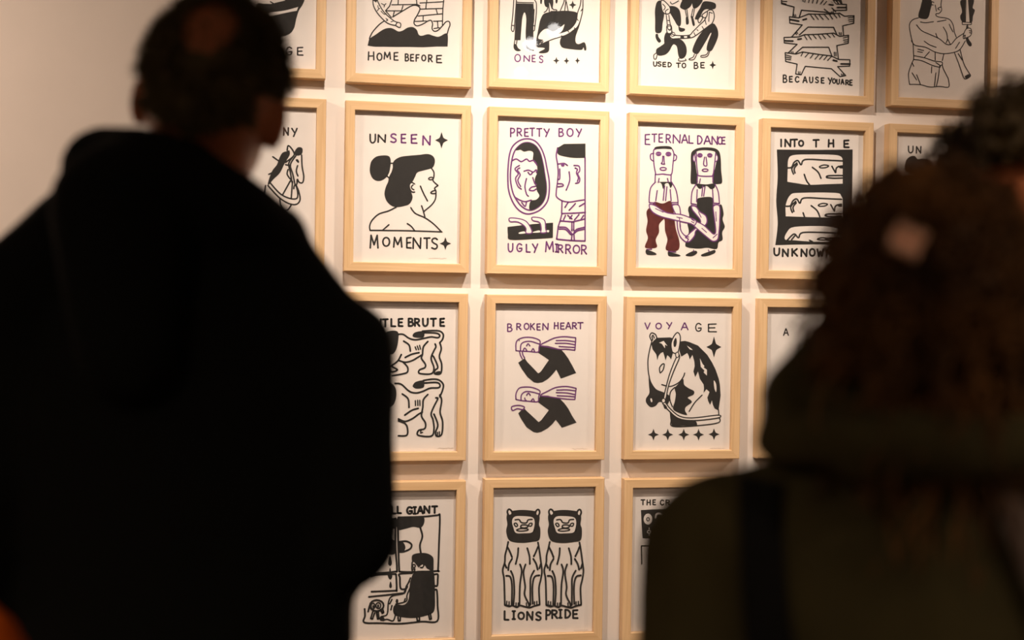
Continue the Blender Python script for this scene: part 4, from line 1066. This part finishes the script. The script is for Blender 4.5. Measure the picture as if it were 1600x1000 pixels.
# ---- the person further right with a curly black mop
f = Figure(1612, 1.62, 'person with a curly black mop of hair at the upper right edge')
HT = 1.72; base = (.0, 0)
hr = (.077, .098, .114)
hc = f.lp(1612, 318)
arms = [((-.165, 0, 1.36), (-.20, -.02, 1.06), (-.19, .06, .82)), ((.165, 0, 1.36), (.20, -.02, 1.06), (.19, .06, .82))]
body, hp, HR = make_body(f, HT, hc, hr, math.radians(-4), arms, base, turn=math.radians(-35))
mb = MB()
def t_keep(n): return n.z > (.5 if n.y > .5 else .22)
hair_shell(mb, hp, t_keep, .1, hr, jit=.12)
for n, rnd in hair_dirs(900, 23):
    if not t_keep(n): continue
    nd = HR @ Vector((n.x + rnd.uniform(-.5, .5), n.y + rnd.uniform(-.5, .5), n.z * .8 + rnd.uniform(-.3, .4)))
    curl(mb, scalp(hp, n, .06), nd, rnd.uniform(.018, .045), rnd.uniform(.006, .011), rnd.uniform(1.2, 2.4), rnd.uniform(.002, .003), rnd, .004)
mb.build('hair', M['hair_black'], f.root, True)
mb = MB()
mb.loft([(0, 0, z, rx, ry) for z, rx, ry in ((.62, .225, .16), (.85, .215, .155), (1.1, .195, .135), (1.3, .2, .13), (1.39, .165, .11), (1.45, .1, .085), (1.49, .075, .075))])
for s, (sh, el, wr) in zip((-1, 1), arms):
    sh, el, wr = Vector(sh), Vector(el), Vector(wr)
    mb.cap((s * .08, 0, 1.42), (s * .165, 0, 1.365), .05, .062)
    mb.cap(sh, el, .065, .058); mb.cap(el, wr - (wr - el).normalized() * .015, .058, .046)
remeshed(mb, 'coat', M['dark_cloth'], f.root, .01, 5, .006, 10)
trousers_shoes(f, HT, base, M['denim'])

# ---- the child whose orange hood just enters the frame
f = Figure(-92, 1.3, 'person in an orange hooded jacket, just entering the lower left corner')
HC = 1.16; base = (0, 0)
top = f.lp(-92, 924).z
hr = (.066, .084, .092); hc = Vector((0, 0, top - .112))
arms = [((-.105, 0, hc.z - .23), (-.14, -.015, hc.z - .43), (-.135, .05, hc.z - .58)), ((.105, 0, hc.z - .23), (.14, -.015, hc.z - .43), (.135, .05, hc.z - .58))]
make_body(f, HC, hc, hr, 0, arms, base, .006)
mb = MB(); zc = hc.z - .23
mb.loft([(0, 0, z, rx, ry) for z, rx, ry in ((.47, .165, .125), (.6, .15, .115), (zc - .15, .135, .1), (zc, .13, .095), (zc + .05, .09, .08), (zc + .1, .06, .06))])
for s, (sh, el, wr) in zip((-1, 1), arms):
    sh, el, wr = Vector(sh), Vector(el), Vector(wr)
    mb.cap((s * .04, 0, zc + .04), sh, .05, .048); mb.cap(sh, el, .05, .044); mb.cap(el, wr - (wr - el).normalized() * .012, .044, .036)
for a, b in (((-.05, .04, zc + .085), (-.055, -.05, zc + .095)), ((-.055, -.05, zc + .095), (.055, -.05, zc + .095)), ((.055, -.05, zc + .095), (.05, .04, zc + .085)), ((-.05, .04, zc + .085), (.05, .04, zc + .075))): mb.cap(a, b, .034, .034)
remeshed(mb, 'jacket', M['orange'], f.root, .008, 4, .003, 12)
mb = MB()      # hood: a hollow cap open towards the face
hood_keep = lambda n: not (n.y > .45 and n.z < .75)
hpc = lambda x, y, z: hc + Vector((x * hr[0], y * hr[1], z * hr[2]))
hair_shell(mb, lambda x, y, z: hpc(x * 1.35, y * 1.22 - .05, z * 1.28), hood_keep, .0, hr, jit=.02)
ho = mb.build('hood', M['orange'], f.root, True)
so = ho.modifiers.new('cloth', 'SOLIDIFY'); so.thickness = .008; so.offset = -1
trousers_shoes(f, HC, base, M['denim'])

# ---- track lamps behind the photographer, seen mirrored in one pane
for g in glare:
    tgt = at_wall(850, 55, 0)
    lamp_head(g, (tgt.x, tgt.y, tgt.z), ['upper', 'lower'][glare.index(g)] + ' black track spotlight behind the viewer, mirrored in the ONES print', None)
    spot('back_lamp_light', g, (0.2, -2.2, 0.9), 30, 60, .8, .04, WARM)
tr2 = MB(); xs = [g.x for g in glare]; tr2.box(((min(xs) + max(xs)) / 2, sum(g.y for g in glare) / 2, H - .02), (max(xs) - min(xs) + 1.4, .035, .04))
tag(tr2.build('light_track', M['metal']), 'black ceiling light track behind the viewer', 'light track')
